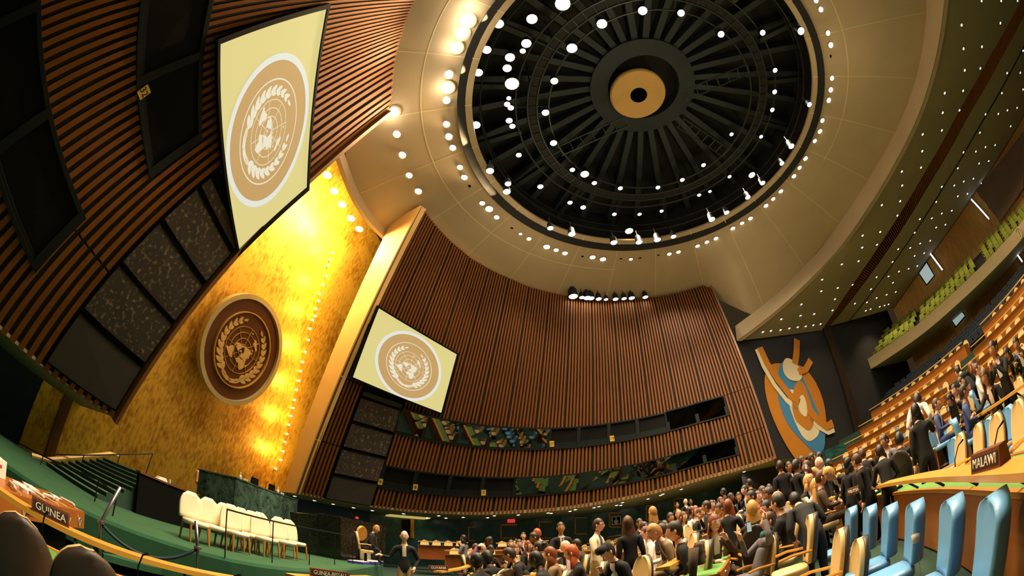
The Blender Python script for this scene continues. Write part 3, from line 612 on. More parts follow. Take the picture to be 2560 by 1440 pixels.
# balcony seats
M['lime'] = mat('lime_upholstery', '#7d882a', .8, 0, .2, 3)
sb = thing('balcony_seat', 'seat', 'seat'); mb = MB(); mb.box((0, .0, .68), (.50, .10, .56)); mb.build('backrest', M['lime'], sb, mod=bevel(.04))
MB().box((0, -.24, .42), (.48, .40, .10)).build('seat_cushion', M['lime'], sb, mod=bevel(.03))
mb = MB(); mb.box((-.27, -.14, .42), (.05, .4, .46)); mb.build('side_panel', M['teak'], sb)
first = sb; nseat = 0
for k in range(6):
    C_ = resamp(inn(bt, .95 + .82 * k), 120); L = np.r_[0, np.cumsum([np.linalg.norm(C_[i + 1] - C_[i]) for i in range(119)])]; d = .4
    while d < 24.5:
        if not (5.6 < d < 6.6 or 13.4 < d < 14.4) and d > .9 and k < 5:
            i = int(np.interp(d, L, range(120))); p = C_[i]; q = unit(p[:2] - V(-10, 13)); px = proj(p + V(0, 0, .5))
            if px[0] < 2600:
                o = first if nseat == 0 else dup(sb); o.location = Vector((p[0], p[1], zT - .55 + .48 * k)); o.rotation_euler = (0, 0, math.atan2(q[1], q[0]) - PI / 2); nseat += 1
                tag(o, 'lime green upholstered seat in the %s row of the balcony from its front' % ('first', 'second', 'third', 'fourth', 'fifth', 'sixth')[k], 'seat', 'lime green seats, balcony row %d' % (k + 1))
        d += .62
# wall clock on the balcony front
P = atz(2547, 566, 8.75); i = min(range(40), key=lambda k: np.hypot(*(bt[k][:2] - P[:2]))); P = V(bt[i][0], bt[i][1], 8.72); q = -unit(V(P[0] + 10, P[1] - 13, 0)); r, u, n = frame_of(q)
t = thing('wall_clock', 'round cream wall clock on the pale balcony front', 'clock'); t.matrix_world = axes_mat(r, u, n, P + n * .06)
mb = MB(); mb.lathe([(0, .02), (.34, .02), (.36, .05), (.40, .05), (.40, -.06)], n=36); mb.mi = 1
for k in range(12): a = k * PI / 6; mb.box((.28 * math.sin(a), .28 * math.cos(a), .025), (.025, .07, .01), [(math.cos(a), -math.sin(a), 0), (math.sin(a), math.cos(a), 0), (0, 0, 1)])
mb.build('dial', [mat('clock_face', '#e5d3a4', .5, 0, .04), M['black']], t); MB().box((.05, .07, .035), (.03, .2, .01), [(.8, -.6, 0), (.6, .8, 0), (0, 0, 1)]).build('hand', M['black'], t); MB().box((.02, -.1, .04), (.02, .27, .01)).build('hand', M['black'], t)
# lit interpreters' booth windows and strip lights on the rear wall
def on_rear(px, py, off=.25):
    S = Sheet([[V(p[0], p[1], 0) for p in Ew], [V(p[0], p[1], p[2] + 1) for p in Ew]]); P, n = S.hit(px, py); return P, n
SR = Sheet([[V(p[0], p[1], 0) for p in Ew], [V(p[0], p[1], p[2] + 1) for p in Ew]])
M['booth'] = mat('lit_booth_glass', '#9fb2b4', .2, 0, .1, 1, emit=.55, ecol='#b8cdd0'); M['tube'] = mat('strip_light', '#dfe9ff', .4, 0, 0, emit=6, ecol='#cfe0ff')
def rear_window(i, quad):
    Pn = [SR.hit(*p) for p in quad]; P = [a + n * .22 for a, n in Pn]; n = Pn[0][1]; mid = sum(P) / 4; w = struct(MB().hexa([p - n * .1 for p in P] + P).build('window_%d' % (i + 40), M['booth']))
    mb = MB()
    for a, b in ((0, 1), (1, 2), (2, 3), (3, 0)): mb.tube([P[a] + n * .03, P[b] + n * .03], .06, 4)
    struct(mb.build('window_frame', M['frame'], w))
rear_window(0, [(2318, 714), (2338, 690), (2318, 656), (2298, 684)])
rear_window(1, [(2391, 818), (2415, 790), (2394, 762), (2366, 782)])
def rear_tube(a, b, i):
    A_, n = SR.hit(*a); B_, n2 = SR.hit(*b)
    t = thing('wall_strip_light', ['pale blue strip light on the rear wall between slats and booth', 'cool strip light beside the brown recess of the rear wall', 'long cool strip light by the grey rear panel', 'short cool strip light under the balcony'][i], 'strip light', A_)
    MB().tube([n * .28, B_ - A_ + n * .28], .07, 6).build('tube', M['tube'], t); MB().tube([n * .2, B_ - A_ + n * .2], .09, 6).build('holder', M['frame'], t)
rear_tube((2328, 636), (2358, 676), 0); rear_tube((2430, 500), (2474, 549), 1); rear_tube((2455, 460), (2504, 512), 2); rear_tube((2535, 625), (2557, 655), 3)
q = [SR.hit(*p) for p in ((2440, 478), (2500, 556), (2560, 470), (2560, 330))]
if all(a[0] is not None for a in q): P = [a + n * .3 for a, n in q]; struct(MB().quad(*P).build('wall_rear_panel', mat('taupe_wall', '#5b4a3a', .8, 0, .1, 1)))
# ------------------------------------------------------------------ round emblem (map in a wreath), screens, wall emblem, mural
GR = .424
def lonlat(lo, la): r = GR * (90 - la) / 150; a = math.radians(lo); return (r * math.sin(a), -r * math.cos(a))
LAND = [[(-168,66),(-156,71),(-125,70),(-95,72),(-82,68),(-78,62),(-65,60),(-56,52),(-66,45),(-75,38),(-81,30),(-81,25),(-90,30),(-97,26),(-97,20),(-88,21),(-88,15),(-83,9),(-79,8),(-84,10),(-95,16),(-105,20),(-112,30),(-117,33),(-124,42),(-130,54),(-145,60),(-160,58)],
 [(-78,8),(-72,12),(-60,9),(-50,1),(-35,-6),(-39,-16),(-48,-27),(-58,-37),(-66,-46),(-70,-54),(-74,-50),(-72,-30),(-76,-14),(-81,-5)],
 [(-55,82),(-25,83),(-20,74),(-40,65),(-45,60),(-53,67),(-58,76)],
 [(-9,37),(-9,43),(-1,44),(-4,48),(3,51),(9,57),(6,62),(20,70),(40,67),(60,69),(75,73),(105,77),(140,73),(178,69),(175,62),(160,56),(143,59),(140,52),(130,43),(127,36),(121,38),(121,28),(109,20),(107,11),(103,2),(99,9),(95,16),(89,22),(80,14),(77,8),(72,20),(58,25),(54,17),(44,13),(36,28),(34,32),(36,37),(27,37),(23,38),(18,41),(13,46),(8,44),(0,40),(-5,36)],
 [(-6,36),(10,37),(20,32),(32,31),(37,21),(43,12),(51,12),(42,-2),(40,-15),(33,-28),(20,-35),(15,-27),(12,-15),(9,-1),(9,4),(-5,5),(-14,10),(-17,15),(-10,29)],
 [(114,-22),(122,-18),(131,-12),(137,-12),(142,-11),(146,-19),(153,-27),(150,-37),(140,-38),(131,-32),(116,-35)],
 [(44,-16),(50,-15),(48,-24),(44,-25)], [(109,2),(117,7),(119,0),(115,-4)], [(96,5),(104,-3),(106,-6),(100,0)], [(131,-1),(141,-3),(150,-10),(140,-8)], [(141,45),(144,43),(140,36),(131,32),(136,36)], [(173,-35),(178,-38),(172,-44),(167,-46)], [(-6,50),(1,52),(-3,58),(-6,56)]]
def densify(poly, n=4):
    out = []
    for i, (a, b) in enumerate(poly):
        c, d = poly[(i + 1) % len(poly)]; out += [(a + (c - a) * k / n, b + (d - b) * k / n) for k in range(n)]
    return out
def emblem_parts(dep):
    """meshes in the emblem's own plane: +y up, outer rim radius 1"""
    def ring(mb, r0, r1, z0, z1, n=72): mb.lathe([(r0, z0), (r0, z1), (r1, z1), (r1, z0), (r0, z0)], n=n)
    P = {}
    mb = MB(); ring(mb, .915, 1.0, 0, dep * 2.0); P['rim'] = mb
    mb = MB(); mb.lathe([(.93, 0), (.93, dep), (0, dep)], n=72); P['disc'] = mb
    mb = MB(); ring(mb, .672, .690, dep, dep * 1.8); P['inner_ring'] = mb
    mb = MB(); d2 = dep * 1.25
    for k in (1, 2, 3, 4): ring(mb, GR * k / 4 - .005, GR * k / 4 + .005, dep, d2)
    for k in range(8):
        a = PI * k / 4; d = (math.sin(a), math.cos(a)); e = (d[1] * .004, -d[0] * .004); r0 = GR * .25 if k % 2 else .04
        mb.prism([(d[0] * r0 - e[0], d[1] * r0 - e[1]), (d[0] * GR - e[0], d[1] * GR - e[1]), (d[0] * GR + e[0], d[1] * GR + e[1]), (d[0] * r0 + e[0], d[1] * r0 + e[1])], (0, 0, dep), (1, 0, 0), (0, 1, 0), (0, 0, 1), d2 - dep)
    P['globe_lines'] = mb
    mb = MB()
    for L in LAND: mb.prism([lonlat(*q) for q in densify(L)][::-1], (0, 0, dep), (1, 0, 0), (0, 1, 0), (0, 0, 1), (d2 - dep) * 1.6)
    P['continents'] = mb
    mb = MB()
    for sgn in (-1, 1):
        def leaf(c, ang, L, W):
            ca, sa = math.cos(ang), math.sin(ang); pts = [(0, 0), (.3, .42), (.6, .5), (.85, .28), (1, 0), (.8, -.22), (.5, -.3), (.2, -.2)]
            pts = [(c[0] + x * L * ca - y * W * sa, c[1] + x * L * sa + y * W * ca) for x, y in pts]; pts = [(sgn * x, y) for x, y in pts]
            mb.prism(pts if sgn > 0 else pts[::-1], (0, 0, dep), (1, 0, 0), (0, 1, 0), (0, 0, 1), (d2 - dep) * 1.6)
        for k in range(9):       # angle from straight down, up the right side (mirrored for the left)
            th = math.radians(24 + 13.6 * k); R = .535; c = (R * math.sin(th), -R * math.cos(th)); tan = th
            s = 1 - .035 * k
            leaf(c, tan - .36, .19 * s, .10 * s); leaf(c, tan + .42, .17 * s, .10 * s)
        arcp = [(sgn * .535 * math.sin(q), -.535 * math.cos(q)) for q in np.linspace(.25, 2.5, 24)]; arcq = [(x * .985, y * .985) for x, y in arcp]; mb.prism(arcp + arcq[::-1], (0, 0, dep), (1, 0, 0), (0, 1, 0), (0, 0, 1), (d2 - dep) * 1.4)
        leaf((.535 * math.sin(2.55), -.535 * math.cos(2.55)), 2.5, .13, .06)
        stem = [(.06 - .20 * (1 - q) ** 2 - .10 * (1 - q), -.60 + .10 * (1 - q) ** 2 + .0 * q) for q in np.linspace(0, 1, 6)] + [(.16, -.575), (.25, -.52)]
        stem = [(sgn * x, y) for x, y in stem]; w = [.012, .014, .018, .022, .026, .022, .016, .01]; up_ = [(x, y + q) for (x, y), q in zip(stem, w)]; dn = [(x, y - q) for (x, y), q in zip(stem, w)]
        mb.prism(up_ + dn[::-1], (0, 0, dep), (1, 0, 0), (0, 1, 0), (0, 0, 1), (d2 - dep) * 1.6)
    P['olive_wreath'] = mb
    return P
# emblem on the gold wall
eN = azel(97, -18); er, eu, eN = frame_of(eN); ez = proj
EC = onplane(600, 873, GP + GN * .55, GN); k_ = np.linalg.norm(EC - CAM) / np.linalg.norm(np.array([-10.5, 12.32, 6.34])); ER = 2.2 * k_ * 1.0
t = thing('wall_emblem', 'large round brown and gold emblem with a map and wreath on the gold wall', 'emblem'); t.matrix_world = axes_mat(er * ER, eu * ER, eN, EC)
wm = {'rim': mat('emblem_rim', '#cfc08a', .35, .5, .1, 4), 'disc': mat('emblem_wood', '#5a2f10', .45, 0, .3, 3), 'inner_ring': mat('emblem_gold', '#dcae52', .35, .5, .1), 'continents': mat('emblem_relief', '#d0ab66', .5, .15, .1)}
for n_, mb in emblem_parts(.16).items(): mb.build(n_, wm.get(n_, wm['inner_ring'] if n_ == 'globe_lines' else wm['continents']), t)
mb = MB()
for a in (.5, 2.1, 3.6, 5.2): mb.tube([(.6 * math.cos(a), .6 * math.sin(a), -.5), (.6 * math.cos(a), .6 * math.sin(a), 0)], .04, 6)
o = MB().lathe([(.62, -.52), (.62, 0)], n=48).build('wall_mount', wm['disc'], t)
# projection screens
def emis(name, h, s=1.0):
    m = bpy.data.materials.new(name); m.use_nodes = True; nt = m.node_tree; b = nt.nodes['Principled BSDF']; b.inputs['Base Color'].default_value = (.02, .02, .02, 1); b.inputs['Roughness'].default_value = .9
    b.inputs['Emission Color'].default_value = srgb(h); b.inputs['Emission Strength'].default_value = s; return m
SM = {'surface': emis('screen_yellow', '#dccf86'), 'rim': emis('screen_ring', '#dfe2d8', 1.0), 'disc': emis('screen_tan', '#c39c62'), 'line': emis('screen_line', '#e7e0c6', 1.0)}
def screen(W, corners, ringpts, grow, label, off):
    U = [W.inv(*p) for p in corners]; um, tm = sum(u for u, t in U) / 4, sum(t for u, t in U) / 4
    n = W.normal(max(.01, um), tm)
    P0 = max((W.at(max(0, min(1, u)), t) for u, t in U), key=lambda p: np.dot(p, n)) + n * off
    Q = [onplane(x, y, P0, n) for x, y in corners]         # TL TR BR BL
    up = unit((Q[0] - Q[3]) / 2 + (Q[1] - Q[2]) / 2); rt = unit(np.cross(up, n)); up = np.cross(n, rt); c = sum(Q) / 4
    t = thing('projection_screen', label, 'screen'); t.matrix_world = axes_mat(rt, up, n, c)
    L2 = [((q - c) @ rt, (q - c) @ up) for q in Q]; cen = V(0, 0)
    big = [(x * (1 + grow) + (.0), y * (1 + grow)) for x, y in L2]
    MB().add([(x, y, .0) for x, y in L2], [(3, 2, 1, 0)]).build('surface', SM['surface'], t)
    mb = MB()
    for a, b in ((0, 1), (1, 2), (2, 3), (3, 0)):
        mb.hexa([(*L2[a], -.1), (*L2[b], -.1), (*big[b], -.1), (*big[a], -.1), (*L2[a], .07), (*L2[b], .07), (*big[b], .07), (*big[a], .07)])
    mb.build('frame', M['black'], t); MB().add([(x * 1.01, y * 1.01, -.08) for x, y in big] , [(3, 2, 1, 0)]).build('backing', M['black'], t)
    R_ = np.array([[(q - c) @ rt, (q - c) @ up] for q in (onplane(x, y, P0, n) for x, y in ringpts)])
    # the projected picture is an ellipse on the sloping cloth: fit it
    x, y = R_[:, 0], R_[:, 1]; Dm = np.c_[x * x, x * y, y * y, x, y]; s, *_ = np.linalg.lstsq(Dm, np.ones(len(x)), rcond=None)
    a_, b_, c_, d_, e_ = s; Mq = np.array([[a_, b_ / 2], [b_ / 2, c_]]); ctr = np.linalg.solve(2 * Mq, [-d_, -e_]); kk = 1 + ctr @ Mq @ ctr; S = Mq / kk
    # S = inv(T T^t), T lower triangular with the map's up kept along the cloth's up
    T = np.linalg.inv(S); l22 = math.sqrt(T[1, 1]); 
    tx = T[0, 1] / l22; ty = math.sqrt(max(1e-9, T[0, 0] - tx * tx))
    A2 = np.linalg.cholesky(T)      # (1,0)->(A00,A10), (0,1)->(0,A11)
    wr = emblem_parts(.004)
    for nm, mb in wr.items():
        mb.v = [(ctr[0] + A2[0, 0] * p[0] + A2[0, 1] * p[1], ctr[1] + A2[1, 0] * p[0] + A2[1, 1] * p[1], .012 + p[2] * 1.0) for p in mb.v]
        mb.build(nm, SM.get(nm, SM['line']), t)
    return t
RF = np.array([(700,405),(900,480),(1080,680),(1125,900),(1050,1110),(840,1225),(600,1150),(430,980),(358,760),(400,560),(530,440)]) / 4.647 + [860, 740]
RN = np.array([(570,108),(700,200),(765,420),(720,750),(600,1090),(440,1320),(310,1375),(180,1280),(95,1050),(75,850),(150,540),(330,240)]) / 3.273 + [540, 100]
screen(FAR, [(946, 770), (1142, 886), (1103, 1032), (881, 942)], RF, .045, 'lit projection screen with the round emblem on the far slatted wall', .12)
screen(NEAR, [(816, 22), (767, 468), (597, 625), (549, 110)], RN, .05, 'big lit projection screen with the round emblem on the near slatted wall', .12)
# abstract mural: a plain composition in the same colours
M['mu_o'] = mat('mural_ochre', '#c07a1c', .85, 0, .08, 2); M['mu_b'] = mat('mural_blue', '#3f82b4', .85, 0, .08, 2); M['mu_c'] = mat('mural_cream', '#e0d3b0', .85, 0, .06, 2)
mr, mu_, mnn = frame_of(mn); MC = onplane(1995, 1000, Pm0 + mn * .03, mn)
t = thing('mural', 'tall abstract mural of ochre, blue and cream rounded shapes on the dark wall', 'mural'); t.matrix_world = axes_mat(mr, mu_, mnn, MC)
def blob(cx, cy, rx, ry, rot, wob, seed, n=40):
    rr = random.Random(seed); ph = [rr.uniform(0, 6.28) for _ in range(3)]; out = []
    for k in range(n):
        a = 2 * PI * k / n; q = 1 + wob * (math.sin(2 * a + ph[0]) * .5 + math.sin(3 * a + ph[1]) * .5); x, y = rx * q * math.cos(a), ry * q * math.sin(a); out.append((cx + x * math.cos(rot) - y * math.sin(rot), cy + x * math.sin(rot) + y * math.cos(rot)))
    return out
def mural(name, poly, m, layer): MB().prism(poly, (0, 0, .02 * layer), (1, 0, 0), (0, 1, 0), (0, 0, 1), .02).build(name, m, t)
mural('ochre_shape', blob(-.2, -.7, 2.3, 4.0, .10, .16, 4), M['mu_o'], 1); mural('blue_shape', blob(.0, -.5, 1.65, 3.1, .12, .2, 5), M['mu_b'], 2)
mural('cream_shape', blob(.1, -1.2, 1.0, 1.9, .2, .2, 9), M['mu_c'], 3); mural('ochre_shape', blob(.2, -.5, .9, 1.7, -.25, .2, 11), M['mu_o'], 4)
mural('cream_shape', blob(.15, 2.1, .75, .9, .3, .12, 12), M['mu_c'], 4); mural('cream_shape', blob(.2, -.5, .36, .8, -.2, .15, 13), M['mu_c'], 5)
def band(pts, w): 
    pts = [V(p) for p in pts]; L, R = [], []
    for i, p in enumerate(pts): d = unit(pts[min(i + 1, len(pts) - 1)] - pts[max(i - 1, 0)]); q = V(-d[1], d[0]) * w / 2; L.append(tuple(p + q)); R.append(tuple(p - q))
    return L + R[::-1]
mural('ochre_band', band([(-2.1, 4.0), (-1.9, 2.8), (-1.4, 1.6), (-.7, .4), (0, -.2)], .5), M['mu_o'], 5); mural('cream_band', band([(-2.4, 3.9), (-2.25, 2.6), (-1.8, 1.3), (-1.1, .1), (-.4, -.7)], .32), M['mu_c'], 4)
mural('ochre_band', band([(.6, 2.5), (1.1, 3.3), (1.6, 4.3)], .55), M['mu_o'], 5); mural('ochre_band', band([(.7, 1.9), (1.5, 2.0), (2.3, 2.6)], .5), M['mu_o'], 5)
mural('ochre_band', band([(.7, -.9), (1.3, -1.7), (2.0, -2.3), (2.7, -2.2)], .6), M['mu_o'], 5); mural('cream_band', band([(.6, -1.4), (1.2, -2.2), (2.0, -2.75), (2.7, -2.7)], .3), M['mu_c'], 4)
# ------------------------------------------------------------------ podium: stage, stairs, slab desk, lectern, white chairs
SZ = .6
edge = [V(-9.5, 1.0)] + [atz(x, y, SZ) for x, y in ((180, 1262), (285, 1308), (390, 1342), (475, 1370), (550, 1394), (640, 1412), (735, 1422), (830, 1425))] + [V(-4.5, 12.6), V(-4.7, 14.6), V(-5.4, 16.2), V(-7.5, 17.2)]
print('edge', [tuple(np.round(p[:2], 2)) for p in edge])
edge = resamp([V(p[0], p[1], 0) for p in edge], 40)
mb = MB(); mb.grid([[V(p[0], p[1], -.02) for p in edge], [V(p[0], p[1], SZ - .06) for p in edge], [V(p[0] - .05, p[1], SZ) for p in edge], [V(-15.2, p[1], SZ) for p in edge]])
mb.grid([[V(-15.2, edge[-1][1], -.02), V(edge[-1][0], edge[-1][1], -.02)], [V(-15.2, edge[-1][1], SZ), V(edge[-1][0], edge[-1][1], SZ)]])
struct(mb.build('floor_stage', M['carpet']))
# green marble desk at the back
sl0 = (-10.8, 11.45); mb = MB(); mb.box((-9.9, 13.65, SZ + 1.05), (1.8, 4.35, 2.1))
t = thing('presiding_desk', 'tall green marble desk below the wall emblem', 'desk', (-9.9, 13.65, SZ))
MB().box((0, 0, 1.03), (1.8, 4.35, 2.06)).build('body', M['slab_marble'], t, mod=bevel(.015)); MB().box((0, 0, 2.085), (1.84, 4.39, .05)).build('top', M['slab_marble'], t)
M['pink_chair'] = mat('salmon_leather', '#c98a62', .5, 0, .1, 3)
def highchair(p, label):
    t = thing('presiding_chair', label, 'chair', p); MB().box((-.25, 0, 1.12), (.12, .56, .50)).build('backrest', M['pink_chair'], t, mod=bevel(.06, 3)); MB().box((.05, 0, .9), (.55, .6, .12)).build('seat', M['pink_chair'], t, mod=bevel(.04)); MB().box((0, 0, .42), (.4, .4, .84)).build('base', M['teak'], t)
highchair((-11.0, 12.1, SZ + .72), 'salmon chair behind the green marble desk, at its end by the stairs'); highchair((-11.2, 13.5, SZ + .78), 'salmon chair behind the middle of the green marble desk'); highchair((-11.2, 14.9, SZ + .72), 'salmon chair behind the lectern end of the green marble desk')
MB_pod = MB().box((-12.2, 13.6, SZ + .5), (3.2, 4.6, 1.0)); struct(MB_pod.build('floor_podium', M['carpet_dark']))
def small(name, label, cat, p, parts):
    t = thing(name, label, cat, p)
    for nm, mb, m in parts: mb.build(nm, m, t)
    return t
top = SZ + 2.11
M['clear'] = mat('pale_glassware', '#cfcabb', .1, 0, .05)
small('table_monitor', 'small black monitor on the green marble desk by its middle chair', 'monitor', (-9.4, 13.15, top), [('screen', MB().box((0, 0, .15), (.05, .42, .3)), M['black']), ('foot', MB().box((0, 0, .012), (.14, .2, .02)), M['black'])])
small('table_monitor', 'small black monitor on the green marble desk towards the lectern', 'monitor', (-9.4, 14.35, top), [('screen', MB().box((0, 0, .15), (.05, .42, .3)), M['black']), ('foot', MB().box((0, 0, .012), (.14, .2, .02)), M['black'])])
for k, (y, w) in enumerate(((12.15, 'stairs end'), (14.75, 'lectern end'))):
    small('water_carafe', 'clear water carafe on the green marble desk near its %s' % w, 'carafe', (-9.35, y, top), [('bottle', MB().lathe([(.05, 0), (.06, .12), (.025, .2), (.03, .26)], n=12), M['clear']), ('stopper', MB().lathe([(.03, .26), (.02, .29)], n=12), M['clear'])])
    for j in range(3): small('drinking_glass', 'one of three small glasses beside the carafe near the %s of the marble desk' % w, 'glass', (-9.3, y + .16 + .1 * j, top), [('cup', MB().lathe([(.03, 0), (.036, .11)], n=10), M['clear']), ('rim', MB().lathe([(.036, .11), (.032, .112)], n=10), M['clear'])])['group'] = 'glasses near the %s' % w
for k, y in enumerate((12.6, 13.6, 14.1)):
    small('desk_microphone', 'thin black desk microphone on the green marble desk, number %s from the stairs' % ('one', 'two', 'three')[k], 'microphone', (-9.2, y, top), [('stem', MB().tube([(0, 0, 0), (.02, 0, .2), (.1, 0, .32)], .012, 6), M['black']), ('base', MB().lathe([(.06, 0), (.05, .02)], n=12), M['black'])])
# lectern with round metal emblem
t = thing('lectern', 'black veined marble lectern with a round gold emblem', 'lectern', (-5.75, 14.1, SZ), math.radians(-24))
MB().hexa([(-.5, -1.05, 0), (.5, -1.0, 0), (.5, 1.05, 0), (-.5, 1.05, 0), (-.6, -1.15, 1.52), (.55, -1.1, 1.48), (.55, 1.12, 1.40), (-.6, 1.12, 1.42)]).build('body', M['black_marble'], t, mod=bevel(.02))
MB().hexa([(-1.3, -1.5, 0), (-.5, -1.0, 0), (-.5, .6, 0), (-1.3, .6, 0), (-1.4, -1.75, 1.40), (-.55, -1.1, 1.48), (-.55, .6, 1.4), (-1.4, .6, 1.4)]).build('wing', M['black_marble'], t, mod=bevel(.02))
MB().lathe([(.0, .03), (.22, .03), (.27, .0)], c=(.58, -.15, 1.02), n=28, ax=[(0, 1, 0), (0, 0, 1), (1, 0, 0)]).build('emblem', mat('lectern_emblem', '#c98f45', .35, .6, .35, 9), t)
MB().box((.60, .0, .25), (.02, .5, .3)).build('label_plate', mat('grey_green_plate', '#7a7d63', .6, 0, .1), t); mb = MB()
for y in (-.12, .12): MB().tube([(.0, y, 1.45), (.1, y, 1.6), (.0, y, 1.72)], .012, 6).build('microphone', M['black'], t)
small('flower_tray', 'low tray of red and white flowers on the lectern top', 'flowers', (-5.55, 13.9, SZ + 1.47), [('tray', MB().box((0, 0, .02), (.2, .7, .04)), M['black']), ('flowers', MB().lathe([(.0, .04), (.08, .05), (.06, .12), (0, .13)], n=8), mat('red_flowers', '#b03020', .7, 0, .3))])
# black screen wall with wooden cap between stairs and marble desk
t = thing('stage_partition', 'plain black partition with a wooden cap beside the stairs', 'partition', (-9.3, 8.65, SZ))
MB().box((0, 0, .55), (.12, 2.5, 1.1)).build('panel', M['black'], t); MB().box((0, 0, 1.12), (.2, 2.54, .05)).build('cap', M['teak'], t); MB().box((-.8, 1.2, .55), (1.6, .1, 1.1)).build('return_panel', M['black'], t)
small('paper_heap', 'small heap of crumpled white papers on the wooden cap of the black partition', 'papers', (-9.3, 8.3, SZ + 1.145), [('sheet', MB().hexa([(-.08, -.2, 0), (.08, -.2, 0), (.08, .2, 0), (-.08, .2, 0), (-.03, -.15, .08), (.05, -.1, .06), (.04, .16, .1), (-.05, .12, .05)]), M['clear']), ('cup', MB().lathe([(.03, 0), (.04, .12)], c=(0, .35, 0), n=10), M['clear'])])
# stairs
st = struct(MB().box((-11.3, 6.1, SZ + .001), (3.6, .02, .002)).build('floor_stairs', M['carpet_dark']))
mb = MB(); m2 = MB()
for k in range(9):
    z = SZ + .13 * (k + 1); y = 6.2 + .3 * k
    mb.box((-11.3, (y + 9.2) / 2, z - .065), (3.6, 9.2 - y, .13)); m2.box((-11.3, y + .015, z - .012), (3.58, .05, .03))
struct(mb.build('step', M['carpet_dark'], st)); struct(m2.build('nosing', mat('pale_green_nosing', '#a9c8ae', .8, 0, .1), st))
mb = MB(); pts = [(-13.2, 5.6, SZ + .06), (-13.2, 6.3, SZ + .2), (-13.2, 9.0, SZ + 1.42), (-13.0, 9.3, SZ + 1.45)]
mb.tube(pts, .07, 6); struct(mb.build('curb', M['gold_edge'], st))
def railing(name, label, top, posts, r=.022):
    t = thing(name, label, 'railing', top[0]); o = V(top[0]); MB().tube([V(p) - o for p in top], r, 8).build('handrail', M['metal_dark'], t)
    for a, b in posts: MB().tube([V(a) - o, V(b) - o], r * .8, 6).build('post', M['metal_dark'], t)
hp = [atD(138, 1136, 14.8), atD(210, 1138, 14.9), atD(300, 1136, 15.2), atD(382, 1134, 15.6)]; lo = [atD(120, 1212, 14.7), atD(187, 1214, 14.8), atD(282, 1206, 15.1), atD(362, 1190, 15.5)]
railing('stair_railing', 'dark metal railing along the top of the stairs by the gold wall', hp, list(zip(hp, lo)))
hp = [atD(42, 1105, 15.5), atD(108, 1140, 13.2), atD(180, 1172, 11.4), atD(247, 1200, 10.2), atD(293, 1238, 8.6)]; 
railing('stair_railing', 'thin dark railing crossing in front of the stairs', hp, [(hp[1], atD(84, 1222, 13.0)), (hp[3], atD(231, 1286, 9.9)), (hp[4], atD(275, 1322, 8.4))])
# white chairs
M['ivory'] = mat('ivory_leather', '#f0e2c0', .45, 0, .05, 4); M['oak'] = mat('light_oak', '#b8742f', .4, 0, .2, 5)
def ivory_chair():
    t = thing('ivory_chair', 'x', 'chair'); mb = MB(); rows = []
    for i, z in enumerate(np.linspace(.46, 1.04, 8)):
        w = .30 * math.sqrt(max(.02, 1 - max(0, (z - .68) / .38) ** 2.2)); y0 = -.20 - .16 * (z - .46)
        rows.append([(math.sin(a) * w, y0 - .05 * math.cos(a) + .055 * (1 - math.sin(a) ** 2) * (1 if math.cos(a) > 0 else -1) * .6, z) for a in np.linspace(-PI, PI, 13)[:-1]])
    mb.grid(rows, closed=True); n = len(mb.v); mb.f += [tuple(range(12))[::-1], tuple(n - 12 + k for k in range(12))]; mb.m += [0, 0]
    mb.build('backrest', M['ivory'], t, True)
    MB().lathe([(0, .36), (.26, .36), (.30, .40), (.29, .46), (0, .48)], c=(0, .05, 0), n=24).build('seat', M['ivory'], t, True)
    for x in (-.2, .2):
        MB().tube([(x, .26, .38), (x * 1.08, .3, 0)], [.03, .018], 8).build('leg', M['oak'], t); MB().tube([(x, -.18, .38), (x * 1.1, -.28, 0)], [.03, .018], 8).build('leg', M['oak'], t)
    return t
pc = [(487,9.2),(532,9.6),(572,10.3),(590,9.7),(616,10.4),(642,11.0),(665,10.3),(712,10.9),(737,11.6)]
names = ['first, nearest the stanchion', 'second', 'third', 'fourth', 'fifth', 'sixth', 'seventh', 'eighth', 'ninth, by the lectern']
pr_ = ivory_chair()
for k, (x, D) in enumerate(pc):
    P = atD(x, 1300, D); o = pr_ if k == 0 else dup(pr_); o.location = (P[0] * 1.0, P[1], SZ); o.rotation_euler = (0, 0, math.radians(-112)); o['label'] = 'ivory chair on the stage, %s from the stairs' % names[k]; o['group'] = 'ivory chairs on the stage'
hp = [atz(512, 1282, SZ + .95)]
R_ = [V(-4.85, 6.0, 0), V(-4.75, 7.4, 0), V(-4.7, 8.9, 0), V(-4.75, 10.4, 0), V(-4.9, 12.0, 0)]
for nm, a, b, lab in (('stage_railing', 0, 2, 'thin dark stage railing in front of the ivory chairs by the stanchion'), ('stage_railing', 2, 4, 'thin dark stage railing in front of the lectern')):
    tp = [V(p[0], p[1], SZ + .88) for p in R_[a:b + 1]]; railing(nm, lab, tp, [(p, V(p[0], p[1], SZ)) for p in tp[(1 if a else 0):]], .016)
# blue edged portfolios lying on the stage by the lectern
M['violet'] = mat('violet_edge', '#4a3fb0', .5, 0, .1); M['paper'] = mat('white_paper', '#e9e2dc', .8, 0, .04)
for k, (x, y, dz, lab) in enumerate(((-4.9, 12.5, 0, 'nearest the railing'), (-4.85, 13.15, 0, 'in the middle'), (-4.9, 13.8, 0, 'nearest the seated man'))):
    t = thing('document_folder', 'flat white folder with violet edges on the stage floor, %s' % lab, 'folder', (x, y, SZ + dz)); MB().box((0, 0, .04), (.5, .6, .08)).build('block', M['violet'], t); MB().box((0, 0, .085), (.5, .6, .012)).build('sheet', M['paper'], t)
